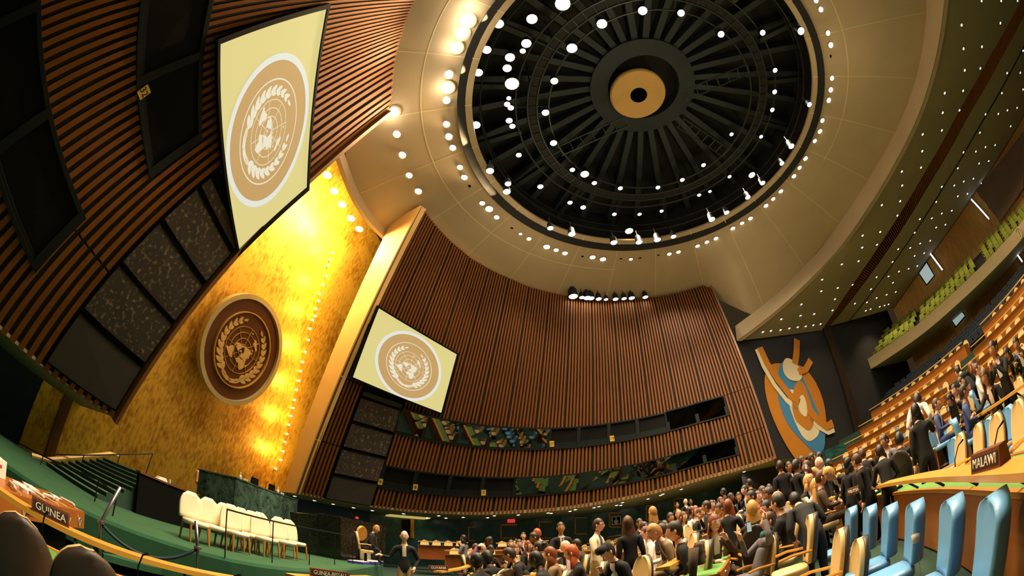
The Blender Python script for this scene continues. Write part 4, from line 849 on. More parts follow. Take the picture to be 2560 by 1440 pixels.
# pale rolled covers on the curved side steps and the rope stanchions
for k, ((x0, y0, x1, y1), z) in enumerate((((285, 1318, 466, 1372), .46), ((270, 1343, 478, 1397), .30), ((255, 1370, 478, 1425), .15))):
    A_, B_ = atz(x0, y0, z), atz(x1, y1, z); mid = (A_ + B_) / 2 + V(-.25, .1, 0); pts = [A_ + (B_ - A_) * f + (mid - (A_ + B_) / 2) * 4 * f * (1 - f) for f in np.linspace(0, 1, 9)]
    t = thing('rolled_cover', 'long pale roll along the side of the stage, %s of three' % ('highest', 'middle', 'lowest')[k], 'roll', (A_ + B_) / 2); c = V(t.location)
    MB().tube([p - c for p in pts], .06, 10).build('roll', mat('pink_white_roll', '#d9c6bd', .6, 0, .06), t, True)
    MB().tube([pts[0] - c + (pts[0] - pts[1]) * .25, pts[0] - c], .066, 10).build('end_cap', M['carpet'], t, True); MB().tube([pts[-1] - c, pts[-1] - c + (pts[-1] - pts[-2]) * .12], .064, 10).build('end_cap', M['carpet'], t, True)
    s = [pts[0] + V(.12, -.05, -z), pts[-1] + V(.12, -.02, -z)]; w = V(-.9, .2, 0); z0 = max(.02, z - .06)
    struct(MB().hexa([V(s[0][0], s[0][1], -.02), V(s[1][0], s[1][1], -.02), V(*(s[1] + w)[:2], -.02), V(*(s[0] + w)[:2], -.02), V(s[0][0], s[0][1], z0), V(s[1][0], s[1][1], z0), V(*(s[1] + w)[:2], z0), V(*(s[0] + w)[:2], z0)]).build('floor_side_step', M['carpet']))
def stanchion(a, b, D, label):
    T_, B_ = atD(*a, D), atD(*b, D); t = thing('rope_stanchion', label, 'stanchion', (B_[0], B_[1], .0)); c = V(t.location)
    MB().tube([V(0, 0, .02), B_ - c, T_ - c], .028, 10).build('pole', M['steel'], t, True); MB().lathe([(.0, .05), (.06, .04), (.06, 0), (0, -.02)], c=B_ - c, n=14).build('collar', M['steel'], t); MB().lathe([(.15, 0), (.15, .02), (.04, .05)], n=20).build('base', M['metal_dark'], t)
    return B_
b0 = stanchion((301, 1218), (252, 1308), 6.2, 'grey rope stanchion leaning in front of the stairs'); b1 = stanchion((490, 1302), (494, 1372), 6.4, 'shiny white rope stanchion at the end of the ivory chairs')
t = thing('barrier_rope', 'dark blue barrier rope sagging between the two stanchions', 'rope', b0); ps = [(b1 - b0) * f + V(0, 0, -1.1 * f * (1 - f)) for f in np.linspace(0, 1, 14)]
MB().tube(ps, .025, 8).build('rope', M['navy'], t, True); MB().lathe([(0, -.04), (.035, 0), (0, .04)], n=10).build('hook', M['steel'], t)
# ------------------------------------------------------------------ raked floor, curved desks, chairs, name plates
C0 = V(-10, 13); RK = [17.2, 19.9, 22.3, 24.6, 26.8, 28.9, 31.0, 33.0]
def dz(r): x = max(0, r - 17.2); return .0134 * x + .01386 * x * x
ZF = [dz(r) for r in RK]
def zfloor(x, y):
    r = math.hypot(x - C0[0], y - C0[1]); z = -.1 if r > 12.3 else -.2
    for rk, zf in zip(RK, ZF):
        if r > rk - .75: z = zf
    if r > RK[-1] + 1.9: z = ZF[-1] + .35 * (int((r - RK[-1] - 1.9) / .9) + 1)
    return z
rad = [(0.0, -.2), (12.3, -.2), (12.3, -.1)]; zp = -.1
for rk, zf in zip(RK, ZF): rad += [(rk - .75, zp), (rk - .75, zf)]; zp = zf
for k in range(7): rad += [(RK[-1] + 1.9 + .9 * k, zp), (RK[-1] + 1.9 + .9 * k, ZF[-1] + .35 * (k + 1))]; zp = ZF[-1] + .35 * (k + 1)
rad += [(46, zp)]
ph = np.radians(np.linspace(-78, 110, 120))
mb = MB(); mb.grid([[V(C0[0] + r * math.cos(a), C0[1] + r * math.sin(a), z) for a in ph] for r, z in rad]); struct(mb.build('floor', M['carpet_dark']))
mb = MB(); mb.add([(-17, -16, -.21), (3, -16, -.21), (3, 32, -.21), (-17, 32, -.21)], [(0, 1, 2, 3)]); struct(mb.build('floor_front', M['carpet']))
M['desk'] = mat('honey_wood', '#a35f22', .35, 0, .22, 3, stretch=(1, 1, .3)); M['ledge'] = mat('pale_honey_wood', '#d99a42', .3, 0, .15, 3); M['baize'] = mat('green_desk_top', '#5f9440', .5, 0, .06, 3)
M['desk_dark'] = mat('red_brown_wood', '#8a4a24', .35, 0, .2, 3)
def arc(r, p0, p1, n=None):
    n = n or max(4, int(abs(p1 - p0) * r / 57 / .35)); return [V(C0[0] + r * math.cos(a), C0[1] + r * math.sin(a)) for a in np.radians(np.linspace(p0, p1, n))]
def desk(pts, zf, label, group=None, wood='desk', detail=True, ledge_h=.98):
    """pts: plan points along the ledge; the delegates sit on the side away from the stage"""
    pts = [V(p[0], p[1]) for p in pts]; N = []
    for i, p in enumerate(pts):
        d = unit(pts[min(i + 1, len(pts) - 1)] - pts[max(i - 1, 0)]); n = V(d[1], -d[0]); N.append(n if n @ (p - C0) > 0 else -n)
    mid = pts[len(pts) // 2]; t = thing('delegate_desk', label, 'desk', (mid[0], mid[1], zf), 0, group)
    off = lambda i, o, z: V(*(pts[i] + N[i] * o - mid), z); I = range(len(pts))
    def sweep(mb, o0, o1, z0, z1):
        R = [[off(i, o0, z0), off(i, o1, z0), off(i, o1, z1), off(i, o0, z1)] for i in I]; mb.grid(R, closed=True); n = len(mb.v); mb.f += [(n - 4, n - 3, n - 2, n - 1), (n - 4 * len(pts) + 3, n - 4 * len(pts) + 2, n - 4 * len(pts) + 1, n - 4 * len(pts))]; mb.m += [0, 0]; return mb
    sweep(MB(), -.09, .09, ledge_h - .045, ledge_h).build('ledge', M['ledge'], t)
    sweep(MB(), .12, .15, .04, .735).build('front_panel', M[wood], t)
    sweep(MB(), .15, .66, .74, .762).build('desktop', M['baize'], t)
    sweep(MB(), .10, .15, .735, .775).build('edge_trim', M['ledge'], t); sweep(MB(), .66, .70, .60, .775).build('apron', M['desk'], t)
    for i in (0, len(pts) - 1):
        d = unit(pts[1] - pts[0]) if i == 0 else unit(pts[-1] - pts[-2]); a, b = off(i, .1, 0), off(i, .70, 0); w = V(d[0], d[1], 0) * .02
        MB().hexa([a - w + V(0, 0, .02), b - w + V(0, 0, .02), b + w + V(0, 0, .02), a + w + V(0, 0, .02), a - w + V(0, 0, .76), b - w + V(0, 0, .76), b + w + V(0, 0, .76), a + w + V(0, 0, .76)]).build('end_panel', M['desk'], t)
    if detail:
        L = 0; last = -9
        for i in I:
            if i: L += np.linalg.norm(pts[i] - pts[i - 1])
            if L - last > .95: last = L; MB().tube([off(i, .02, ledge_h - .04), off(i, .2, .765)], .016, 6).build('ledge_post', M['metal_dark'], t)
        L = 0; last = -.3
        for i in I:
            if i: L += np.linalg.norm(pts[i] - pts[i - 1])
            if L - last > .6: last = L; n3 = V(*N[i], 0); r_, u_, n_ = frame_of(n3); MB().lathe([(0, .012), (.045, .012), (.05, .0)], c=off(i, .70, .68), n=16, ax=[r_, u_, n_]).build('earpiece_jack', M['steel'], t)
    return t
# chairs: local +Y is the way the sitter faces
M['beige'] = mat('beige_leather', '#d9bd84', .45, 0, .06, 4); M['blue'] = mat('light_blue_leather', '#6ea6d4', .35, 0, .05, 4); M['shell'] = mat('dark_back_shell', '#3b3028', .45, 0, .2, 4)
def shell_rows(w0, z0, z1, th, lean, y0, powr=2.4, nz=18, na=16, fs=.35):
    rows = []
    for z in np.linspace(z0, z1, nz):
        f = (z - z0) / (z1 - z0); w = w0 * (1 - max(0, (f - fs) / (1 - fs)) ** powr * .97) ** .5 if f > fs else w0 * (.88 + .12 * f / fs); yc = y0 - lean * f
        rows.append([(math.copysign(abs(math.cos(a)) ** .6, math.cos(a)) * w, yc + math.copysign(abs(math.sin(a)) ** .6, math.sin(a)) * th / 2 + .05 * (math.cos(a) ** 2), z) for a in np.linspace(0, 2 * PI, na + 1)[:-1]])
    return rows
def make_chair(name, m, w, h, th, lean, seat_w, seat_d):
    t = thing(name, 'chair', 'chair'); mb = MB(); R = shell_rows(w, .50, h, th, lean, -.20, 2.2 if name == 'beige_chair' else 2.2, fs=.45 if name == 'beige_chair' else .74); mb.grid(R, closed=True); na = len(R[0]); n = len(mb.v); mb.f += [tuple(range(na))[::-1], tuple(n - na + k for k in range(na))]; mb.m += [0, 0]; mb.build('backrest', m, t, True)
    if name == 'beige_chair':
        mb = MB(); R = [[(x * 1.03, y - .022, z + .004) for x, y, z in r] for r in shell_rows(w, .48, h, th * .5, lean, -.222, 2.2, fs=.45)]; mb.grid(R, closed=True); n = len(mb.v); mb.f += [tuple(range(na))[::-1], tuple(n - na + k for k in range(na))]; mb.m += [0, 0]; mb.build('back_shell', M['shell'], t, True)
    mb = MB(); S = []
    for z, q in ((.38, .90), (.40, 1.0), (.46, 1.0), (.485, .93), (.49, .6)):
        S.append([(math.copysign(abs(math.cos(a)) ** .55, math.cos(a)) * seat_w * q, .06 + math.copysign(abs(math.sin(a)) ** .55, math.sin(a)) * seat_d * q, z) for a in np.linspace(0, 2 * PI, 21)[:-1]])
    mb.grid(S, closed=True); n = len(mb.v); mb.f += [tuple(range(20))[::-1], tuple(n - 20 + k for k in range(20))]; mb.m += [0, 0]; mb.build('seat', m, t, True)
    MB().lathe([(.20, 0), (.20, .025), (.05, .05), (.045, .38)], c=(0, .02, 0), n=16).build('pedestal', M['metal_dark'], t, True)
    if name == 'beige_chair':
        for s in (-1, 1): MB().tube([(s * w * .95, -.2, .66), (s * (w + .05), .05, .68), (s * (w + .05), .2, .66)], .02, 6).build('armrest', M['ledge'], t)
    return t
PROTO = {}; CH = []
def chair(kind, x, y, zf, az, label, group=None):
    if kind not in PROTO: o = PROTO[kind] = make_chair('beige_chair', M['beige'], .225, 1.08, .09, .10, .235, .23) if kind == 'beige' else make_chair('blue_chair', M['blue'], .215, .99, .13, .07, .23, .24)
    else: o = dup(PROTO[kind])
    o.location = (x, y, zf); o.rotation_euler = (0, 0, -math.radians(az)); tag(o, label, 'chair', group); CH.append([o, x, y, False])
    if not group and 'group' in o: del o['group']
    return o
def face_az(x, y): return math.degrees(math.atan2(C0[0] - x, C0[1] - y))
def inframe(x, y, z, m=60):
    p = proj((x, y, z)); return -m < p[0] < 2560 + m and -m < p[1] < 1440 + m
ORD = ['first', 'second', 'third', 'fourth', 'fifth', 'sixth', 'seventh', 'eighth', 'ninth', 'tenth', 'eleventh', 'twelfth', 'thirteenth', 'fourteenth', 'fifteenth', 'sixteenth']
# front row (its plates read towards the camera)
fa = [atD(x, y, D) for x, y, D in ((40, 1258, 3.75), (150, 1300, 3.65), (300, 1345, 3.7), (450, 1385, 3.9), (600, 1420, 4.15), (690, 1438, 4.4))]
fa = [V(p[0], p[1]) for p in fa]; fa = [fa[0] * 2 - fa[1]] + fa; fa = [V(p[0], p[1]) for p in resamp([V(p[0], p[1], 0) for p in fa], 16)]
desk(fa, -.18, 'curved wooden desk in front of the dark chair backs, carrying the GUINEA plate', None)
desk([V(-2.75, 4.7), V(-2.62, 5.3), V(-2.48, 5.9), V(-2.35, 6.5)], -.18, 'front row desk just below the stage carrying the GUINEA-BISSAU plate')
for j, (p0, p1) in enumerate(((-33, -24), (-21, -6), (-3, 9))): desk(arc(11.2, p0, p1), -.18, 'curved front desk of the lower crowd, %s' % ('nearest the camera', 'in the middle', 'farthest from the camera')[j])
desk([V(-1.85, 9.2), V(-1.7, 10.2), V(-1.6, 11.2), V(-1.6, 12.4), V(-1.7, 13.6)], -.18, 'front row desk in the middle of the hall carrying the GUYANA plate')
for k, (x, y, D, w) in enumerate(((50, 1262, 2.75, 'cut off by the photo edge'), (196, 1336, 2.5, 'right under the GUINEA plate'), (442, 1424, 2.5, 'lowest, beside the green desk top'))):
    p = atD(x, y, D); n = None; ch = chair('beige', p[0], p[1], p[2] - 1.085, -70, 'dark seen-from-behind chair at the front desk, %s' % w)
# table of papers beyond the front row
t = thing('side_table', 'wooden table heaped with telephones and papers beyond the GUINEA desk', 'table', (-5.2, 2.6, -.2))
zt = .62; A_, B_ = atz(0, 1222, zt), atz(212, 1280, zt); a = V(A_[0], A_[1], zt) + unit(A_ - B_) * V(1, 1, 0) * .8; b = V(B_[0], B_[1], zt); d = unit(b - a); nrm_ = V(-d[1], d[0], 0); nrm_ = nrm_ if nrm_ @ V(-1, .2, 0) > 0 else -nrm_
o_ = V(-5.2, 2.6, -.2); P = [a, b, b + nrm_ * .75, a + nrm_ * .75]
MB().hexa([p - o_ - V(0, 0, .05) for p in P] + [p - o_ for p in P]).build('top', M['desk'], t); Pf = [a, b, b + nrm_ * .04, a + nrm_ * .04]
MB().hexa([p - o_ - V(0, 0, .26) for p in Pf] + [p - o_ - V(0, 0, .05) for p in Pf]).build('front_panel', M['desk'], t); MB().hexa([V(p[0], p[1], -.2) - o_ for p in (a + nrm_ * .2, b - d * .3 + nrm_ * .2, b - d * .3 + nrm_ * .6, a + nrm_ * .6)] + [p - o_ - V(0, 0, .05) for p in (a + nrm_ * .2, b - d * .3 + nrm_ * .2, b - d * .3 + nrm_ * .6, a + nrm_ * .6)]).build('base', M['black'], t)
L_ = np.linalg.norm(b - a); r_, u_, n_ = frame_of(-nrm_)
for f in (.62, .80, .95): MB().lathe([(0, .012), (.05, .012), (.055, 0)], c=a + d * L_ * f - nrm_ * .0 - V(0, 0, .15) - o_, n=16, ax=[r_, u_, n_]).build('earpiece_jack', M['steel'], t)
def ontab(f, g_): return a + d * L_ * f + nrm_ * g_
M['phone'] = mat('grey_beige_plastic', '#cfc3ae', .5, 0, .08); M['card'] = mat('white_cardboard', '#ece3dc', .8, 0, .05)
q = ontab(.42, .62); t = thing('cardboard_box', 'white cardboard box standing on the paper-covered table', 'box', q); ax = [d, nrm_, V(0, 0, 1)]
MB().box((0, 0, .11), (.34, .26, .22), ax).build('box', M['card'], t, mod=bevel(.006)); MB().box(-nrm_ * .132 + V(0, 0, .14), (.10, .004, .035), ax).build('red_print', mat('red_print', '#b03a2e', .7, 0, .1), t); MB().box((0, 0, .222), (.34, .05, .005), ax).build('tape', M['phone'], t)
for k, (f, g_, s_, lab) in enumerate(((.12, .3, .2, 'at the far end of the table'), (.24, .38, .18, 'in front of the cardboard box'), (.55, .35, .25, 'in the middle of the table'), (.68, .5, .2, 'behind the grey receivers'), (.86, .38, .16, 'near the corner of the table'))):
    t = thing('paper_stack', 'loose stack of white papers %s' % lab, 'papers', ontab(f, g_)); MB().box((0, 0, .02), (s_ * 1.3, s_, .04), [unit(d + nrm_ * .2 * k), unit(nrm_ - d * .2 * k), V(0, 0, 1)]).build('stack', M['paper'], t); MB().box((.02, .01, .045), (s_ * 1.1, s_ * 1.1, .006), [unit(d - nrm_ * .3), unit(nrm_ + d * .3), V(0, 0, 1)]).build('top_sheet', M['paper'], t)
for k, (f, g_) in enumerate(((.10, .12), (.40, .18), (.60, .2), (.72, .22), (.80, .3), (.92, .22))):
    t = thing('telephone_receiver', 'grey earpiece receiver with dangling cord on the table, %s from the far end' % ORD[k], 'receiver', ontab(f, g_)); rx = unit(d * math.cos(k) + nrm_ * math.sin(k))
    MB().tube([rx * -.13 + V(0, 0, .03), rx * -.1 + V(0, 0, .055), rx * .1 + V(0, 0, .055), rx * .13 + V(0, 0, .03)], [.03, .02, .02, .03], 8).build('handset', M['phone'], t, True)
    MB().tube([rx * .1 + V(0, 0, .03), -nrm_ * (g_ - .02) + V(0, 0, .02), -nrm_ * (g_ + .03) + d * .03 - V(0, 0, .22), -nrm_ * (g_ + .03) + d * .08 - V(0, 0, .12)], .008, 5).build('cord', M['phone'], t)
# rows
row_words = ['the MALAWI row', 'the second raised row', 'the third raised row', 'the fourth raised row', 'the fifth raised row', 'the sixth raised row', 'the seventh raised row', 'the last raised row']
SECT = [(-47, -23.3), (-20.5, -5.5), (-2.5, 12.5), (15.5, 30), (33, 46)]
sec_words = ['nearest block', 'second block', 'middle block', 'fourth block', 'block by the far wall']
def blocked(x, y): return (y > 21.6 and x > 10) or (math.hypot(x - .5, y - .2) < 1.0)
for j, (p0, p1) in enumerate(((-34, -23.5), (-20.5, -6), (-3, 11), (14, 27))):
    desk(arc(14.0, p0, p1), -.1, 'curved desk with green top in the crowded lower row, %s' % sec_words[j])
    n = int((p1 - p0) * 15.3 / 57.3 / .66)
    for i in range(n):
        p = arc(15.3, p0 + 1.2 + i * .66 / 15.3 * 57.3, 99, 4)[0]
        if inframe(p[0], p[1], .9): chair('beige', p[0], p[1], -.1, face_az(*p) + ((i * 37) % 11 - 5), 'beige chair of the crowded lower row, %s, %s from the camera' % (sec_words[j], ORD[min(15, i)]), 'beige chairs of the lower row')
bl = [(2.49, 1.65), (3.04, 2.42), (3.24, 2.93), (3.63, 3.64), (4.11, 4.51), (4.45, 5.2)]
bl = [V(2.14, 1.10), V(2.52, 1.66), V(2.95, 2.36), V(3.26, 2.95), V(3.68, 3.66), V(4.14, 4.50)]; bl = [p + azel(face_az(*p), 0)[:2] * .24 for p in bl]
for i, p in enumerate(bl): chair('blue', p[0], p[1], -.1, face_az(*p), 'empty light blue chair in the nearest blue row, %s from the photo edge' % ORD[i], None)
for j, (p0, p1) in enumerate(SECT[1:4]):
    for i in range(int((p1 - p0) * 16.6 / 57.3 / .72)):
        p = arc(16.62, p0 + 1 + i * .72 / 16.6 * 57.3, 99, 4)[0]; chair('blue', p[0], p[1], -.1, face_az(*p), 'light blue chair behind the crowded lower row, %s' % sec_words[j + 1], 'blue chairs behind the lower row, ' + sec_words[j + 1])
cnt = {'beige': 0, 'blue': 0}
for k in range(8):
    r, zf = RK[k], ZF[k]; rb = (RK[k + 1] - .58) if k < 7 else r + 1.75; rc = r + 1.22 if k < 2 else r + 1.02
    for j, (p0, p1) in enumerate(SECT):
        pts = [p for p in arc(r, p0, p1) if not blocked(*p) and inframe(p[0], p[1], zf + .9, 150)]
        if k == 0 and j == 0: pts = [V(p[0], p[1]) for p in resamp([V(1.55, .30, 0), V(2.04, .83, 0), V(2.31, 1.12, 0), V(3.0, 1.85, 0), V(3.98, 3.03, 0), V(4.9, 4.35, 0), V(5.75, 5.9, 0)], 20)]
        if len(pts) < 4: continue
        desk(pts, zf, 'curved wooden desk in %s, %s' % (row_words[k], sec_words[j]), None, 'desk', k < 3)
        sp = .66 if k < 2 else .72
        for i in range(int((p1 - p0) * rc / 57.3 / sp)):
            p = arc(rc, p0 + .7 + i * sp / rc * 57.3, 99, 4)[0]
            if blocked(*p) or not inframe(p[0], p[1], zf + .9) or np.hypot(*p) < 2.2: continue
            cnt['beige'] += 1; lab = 'beige chair behind the desk of %s, %s' % (row_words[k], sec_words[j])
            if k < 2 and j < 2: chair('beige', p[0], p[1], zf, face_az(*p) + ((i * 29) % 17 - 8), lab + ', %s along' % ORD[min(15, i)], None)
            else: chair('beige', p[0], p[1], zf, face_az(*p) + ((i * 29) % 13 - 6), lab, 'beige chairs, %s, %s' % (row_words[k], sec_words[j]))
        for i in range(int((p1 - p0) * rb / 57.3 / .72)):
            if k > 1 and (i * 7 + k * 3 + j) % 6: continue
            p = arc(rb, p0 + .9 + i * .72 / rb * 57.3, 99, 4)[0]
            if blocked(*p) or not inframe(p[0], p[1], zf + .9) or np.hypot(*p) < 2.0: continue
            cnt['blue'] += 1; lab = 'light blue chair at the back of %s, %s' % (row_words[k], sec_words[j])
            if k < 2 and j < 2: chair('blue', p[0], p[1], zf, face_az(*p), lab + ', %s along' % ORD[min(15, i)], None)
            else: chair('blue', p[0], p[1], zf, face_az(*p), lab, 'blue chairs, %s, %s' % (row_words[k], sec_words[j]))
print('chairs', cnt)
# dark upholstered seats on the steps under the balcony
M['navy_seat'] = mat('dark_blue_upholstery', '#1c2b3c', .8, 0, .25, 3)
pr_ = thing('dark_blue_seat', 's', 'seat'); MB().box((0, -.18, .66), (.5, .1, .52)).build('backrest', M['navy_seat'], pr_, mod=bevel(.03)); MB().box((0, .06, .42), (.48, .42, .1)).build('seat_cushion', M['navy_seat'], pr_, mod=bevel(.03)); first = True
for k in range(4):
    r = RK[-1] + 2.45 + .9 * k; zf = ZF[-1] + .35 * (k + 1)
    for i in range(44):
        a_ = math.radians(-24 + i * .95); x, y = C0[0] + r * math.cos(a_), C0[1] + r * math.sin(a_)
        if blocked(x, y) or not inframe(x, y, zf + .7, 10) or (i % 15) == 0: continue
        o = pr_ if first else dup(pr_); first = False; o.location = (x, y, zf); o.rotation_euler = (0, 0, -math.radians(face_az(x, y))); tag(o, 'dark blue upholstered seat on the %s step under the balcony' % ORD[k], 'seat', 'dark blue seats, %s step' % ORD[k])
for x, y, D, lab in ((1974, 1303, 5.3, 'tallest of three before the empty blue chairs'), (2041, 1344, 4.5, 'middle of three before the empty blue chairs'), (2083, 1372, 4.1, 'lowest of three before the empty blue chairs')):
    p = atD(x, y, D); chair('beige', p[0], p[1], p[2] - 1.085, -62, 'beige chair seen edge-on, ' + lab); CH[-1][3] = True
# far front desks of red-brown wood
for k, (x0, x1, y0, D) in enumerate(((1045, 1170, 1352, 21), (1112, 1300, 1372, 17.5), (1240, 1372, 1352, 20))):
    A_, B_ = atD(x0, y0, D), atD(x1, y0 + 3, D); zt = (A_[2] + B_[2]) / 2
    desk([V(*(A_ + (B_ - A_) * f)[:2]) for f in np.linspace(0, 1, 6)], zt - .98, 'dark red-brown desk standing on the far floor, %s' % ('behind the standing bald man', 'in front of the far blue chairs', 'under the red exit sign')[k], None, 'desk_dark', False)
    for i in range(4):
        f = .14 + .24 * i; p = A_ + (B_ - A_) * f; q = unit(p[:2]) * 1.1; chair('beige', p[0] + q[0], p[1] + q[1], zt - 1.0, 160, 'beige chair behind the red-brown desk %s' % ('by the bald man', 'before the blue chairs', 'under the exit sign')[k], 'beige chairs at far desk %s' % ORD[k])
        q = unit(p[:2]) * 1.9; chair('blue', p[0] + q[0], p[1] + q[1], zt - .92, 165, 'blue chair in the far row behind the red-brown desk %s' % ('by the bald man', 'before the teal wall', 'under the exit sign')[k], 'blue chairs at far desk %s' % ORD[k])
# name plates
M['plate'] = mat('plate_wood', '#6b3a1c', .45, 0, .2, 4); M['plate_face'] = mat('plate_dark_face', '#2a1c16', .5, 0, .1); M['letters'] = mat('cream_letters', '#e6dcc8', .6, 0, 0)
def nameplate(txt, px, py, D, w, az, zl, where):
    p = atD(px, py, D); h = .115; n = azel(az, 0); r_, u_, n_ = frame_of(n); t = thing('name_plate', 'wooden name plate reading %s %s' % (txt, where), 'name plate')
    t.matrix_world = axes_mat(r_, u_, n_, V(p[0], p[1], zl))
    MB().hexa([(-w / 2, 0, -.05), (w / 2, 0, -.05), (w / 2, 0, .05), (-w / 2, 0, .05), (-w / 2, h, -.03), (w / 2, h, -.03), (w / 2, h, .03), (-w / 2, h, .03)]).build('block', M['plate'], t)
    MB().hexa([(-w * .46, .02, .049), (w * .46, .02, .049), (w * .46, .02, .052), (-w * .46, .02, .052), (-w * .46, h - .02, .033), (w * .46, h - .02, .033), (w * .46, h - .02, .036), (-w * .46, h - .02, .036)]).build('face', M['plate_face'], t)
    me = text_mesh(txt, h * .72, .002); o = bpy.data.objects.new('lettering', me); me.materials.append(M['letters']); COL.objects.link(o); o.parent = t
    wd = max(v.co.x for v in me.vertices) - min(v.co.x for v in me.vertices); o.scale = (min(1.25, w * .80 / wd), 1, 1); o.location = (0, h * .5, .047); o.rotation_euler = (-.15, 0, 0)
nameplate('GUINEA', 125, 1290, 3.68, .36, 112, .80, 'on the ledge above the dark chair backs'); nameplate('GUINEA-BISSAU', 824, 1432, 5.75, .52, 150, .80, 'on the ledge below the stage edge'); nameplate('GUYANA', 1096, 1432, 9.7, .42, 160, .80, 'on the yellow ledge of the middle desk')
nameplate('MALAWI', 2474, 1156, 2.75, .42, 303, .98, 'on the ledge behind the empty blue chairs'); nameplate('MALAYSIA', 2137, 1216, 7.4, .5, 285, .98, 'on the end of the MALAWI desk ledge'); nameplate('MALDIVES', 2017, 1240, 9.4, .46, 240, .98, 'on the desk where the blond people lean')
t = thing('name_plate', 'small dark plate with unreadable white print on the paper-covered table', 'name plate'); p = ontab(.47, -.012); t.matrix_world = axes_mat(r_, u_, -nrm_, p - V(0, 0, .13))
MB().box((0, 0, 0), (.26, .09, .015)).build('block', M['plate_face'], t); me = text_mesh('SEYCHELLES', .045, .001); o = bpy.data.objects.new('lettering', me); me.materials.append(M['letters']); COL.objects.link(o); o.parent = t; o.location = (0, 0, .009)
# gooseneck microphones and earpieces on the near desks
def mic(x, y, z, az, label, h=.3):
    d = azel(az, 0); t = thing('desk_microphone', label, 'microphone', (x, y, z)); MB().lathe([(.06, 0), (.055, .03), (.02, .045)], n=14).build('base', M['black'], t); MB().tube([(0, 0, .03), d * .02 + V(0, 0, h * .6), d * .10 + V(0, 0, h), d * .18 + V(0, 0, h * 1.1)], [.008, .007, .007, .012], 6).build('gooseneck', M['black'], t)
for i, a_ in enumerate((-43.5, -40.0, -36.2, -32.4, -28.6, -25)):
    p = arc(17.55, a_, 99, 4)[0]; mic(p[0], p[1], .762, face_az(*p) + 180, 'black gooseneck microphone on the green MALAWI desk, %s from the photo edge' % ORD[i])
    q = arc(17.65, a_ + 1.2, 99, 4)[0]; t = thing('ear_receiver', 'white ear receiver lying on the green MALAWI desk, %s from the photo edge' % ORD[i], 'receiver', (q[0], q[1], .762)); MB().lathe([(0, 0), (.045, .005), (.05, .025), (.02, .05), (0, .052)], n=14).build('shell', M['card'], t, True); MB().tube([(.04, 0, .02), (.1, .05, .006), (.16, .02, .006)], .005, 5).build('cord', M['black'], t)
for i in (3, 7, 11): p = fa[i] + V(.33, -.06); mic(p[0], p[1], .58, 100, 'black microphone on the front desk under the bright ledge, %s from the GUINEA plate' % ORD[i // 4])
t = thing('ear_receiver', 'beige ear receiver hanging on the side of the fourth blue chair', 'receiver', (bl[2][0] + .02, bl[2][1] - .26, .62)); MB().lathe([(0, -.05), (.035, -.04), (.04, .03), (0, .05)], n=12).build('shell', M['phone'], t, True); MB().tube([(0, 0, -.05), (.02, -.02, -.3), (-.03, 0, -.6)], .004, 5).build('cord', M['phone'], t)
# signs and doors in the wall under the far soffit
WU = Sheet([[V(p[0], p[1], -.3) for p in ext], [V(p[0], p[1], 3.3) for p in ext]])
def door(i, quad):
    Pn = [WU.hit(*p) for p in quad]
    if any(a[0] is None for a in Pn): return
    P = [a + n * .05 for a, n in Pn]; n = Pn[0][1]; dd = struct(MB().hexa([p - n * .04 for p in P] + P).build('door_%d' % i, mat('door_teal_%d' % i, '#24474a', .5, 0, .1, 1))); mb = MB()
    for a_, b_ in ((0, 1), (1, 2), (3, 0)): mb.tube([P[a_] + n * .03, P[b_] + n * .03], .05, 4)
    struct(mb.build('door_frame', M['ledge'], dd))
for i, (x0, x1, y0, y1) in enumerate(((1171, 1188, 1318, 1352), (1252, 1292, 1312, 1345), (1348, 1378, 1305, 1345), (1438, 1468, 1294, 1335), (1524, 1552, 1282, 1318), (1616, 1632, 1264, 1300), (1686, 1710, 1246, 1280), (1758, 1782, 1228, 1262))): door(i + 1, [(x0, y1), (x0, y0), (x1, y0), (x1, y1)])
for i, (x0, x1, y0, y1) in enumerate(((1004, 1030, 1299, 1345), (1288, 1322, 1292, 1350), (1582, 1612, 1250, 1300), (1850, 1885, 1176, 1225))):
    Pn = [WU.hit(*p) for p in ((x0, y1), (x0, y0), (x1, y0), (x1, y1))]
    if all(a[0] is not None for a in Pn): P = [a + n * .06 for a, n in Pn]; struct(MB().quad(*P).build('door_%d' % (20 + i), M['black'])); q = [Pn[2][0], Pn[3][0]]; struct(MB().tube([q[0] + Pn[2][1] * .1, q[1] + Pn[2][1] * .1], .12, 4).build('door_post_%d' % (i + 1), M['ledge']))
M['exit'] = mat('exit_red', '#c0262a', .5, 0, 0, emit=1.2, ecol='#d23032')
for k, (x, y, lab) in enumerate(((1277, 1303, 'above the door beside the dark opening'), (1580, 1262, 'on the pale post of the second dark opening'), (1876, 1187, 'over the opening near the mural wall'))):
    P, n = WU.hit(x, y)
    if P is None: continue
    r_, u_, n_ = frame_of(n); t = thing('exit_sign', 'small red lit EXIT sign %s' % lab, 'sign'); t.matrix_world = axes_mat(r_, u_, n_, P + n * .35); MB().box((0, 0, 0), (.5, .24, .06)).build('case', M['exit'], t); MB().box((0, .2, -.1), (.03, .2, .03)).build('bracket', M['metal_dark'], t)
    o = bpy.data.objects.new('lettering', text_mesh('EXIT', .18, .003)); o.data.materials.append(M['letters']); COL.objects.link(o); o.parent = t; o.location = (0, 0, .032)
P, n = WU.hit(1541, 1301)
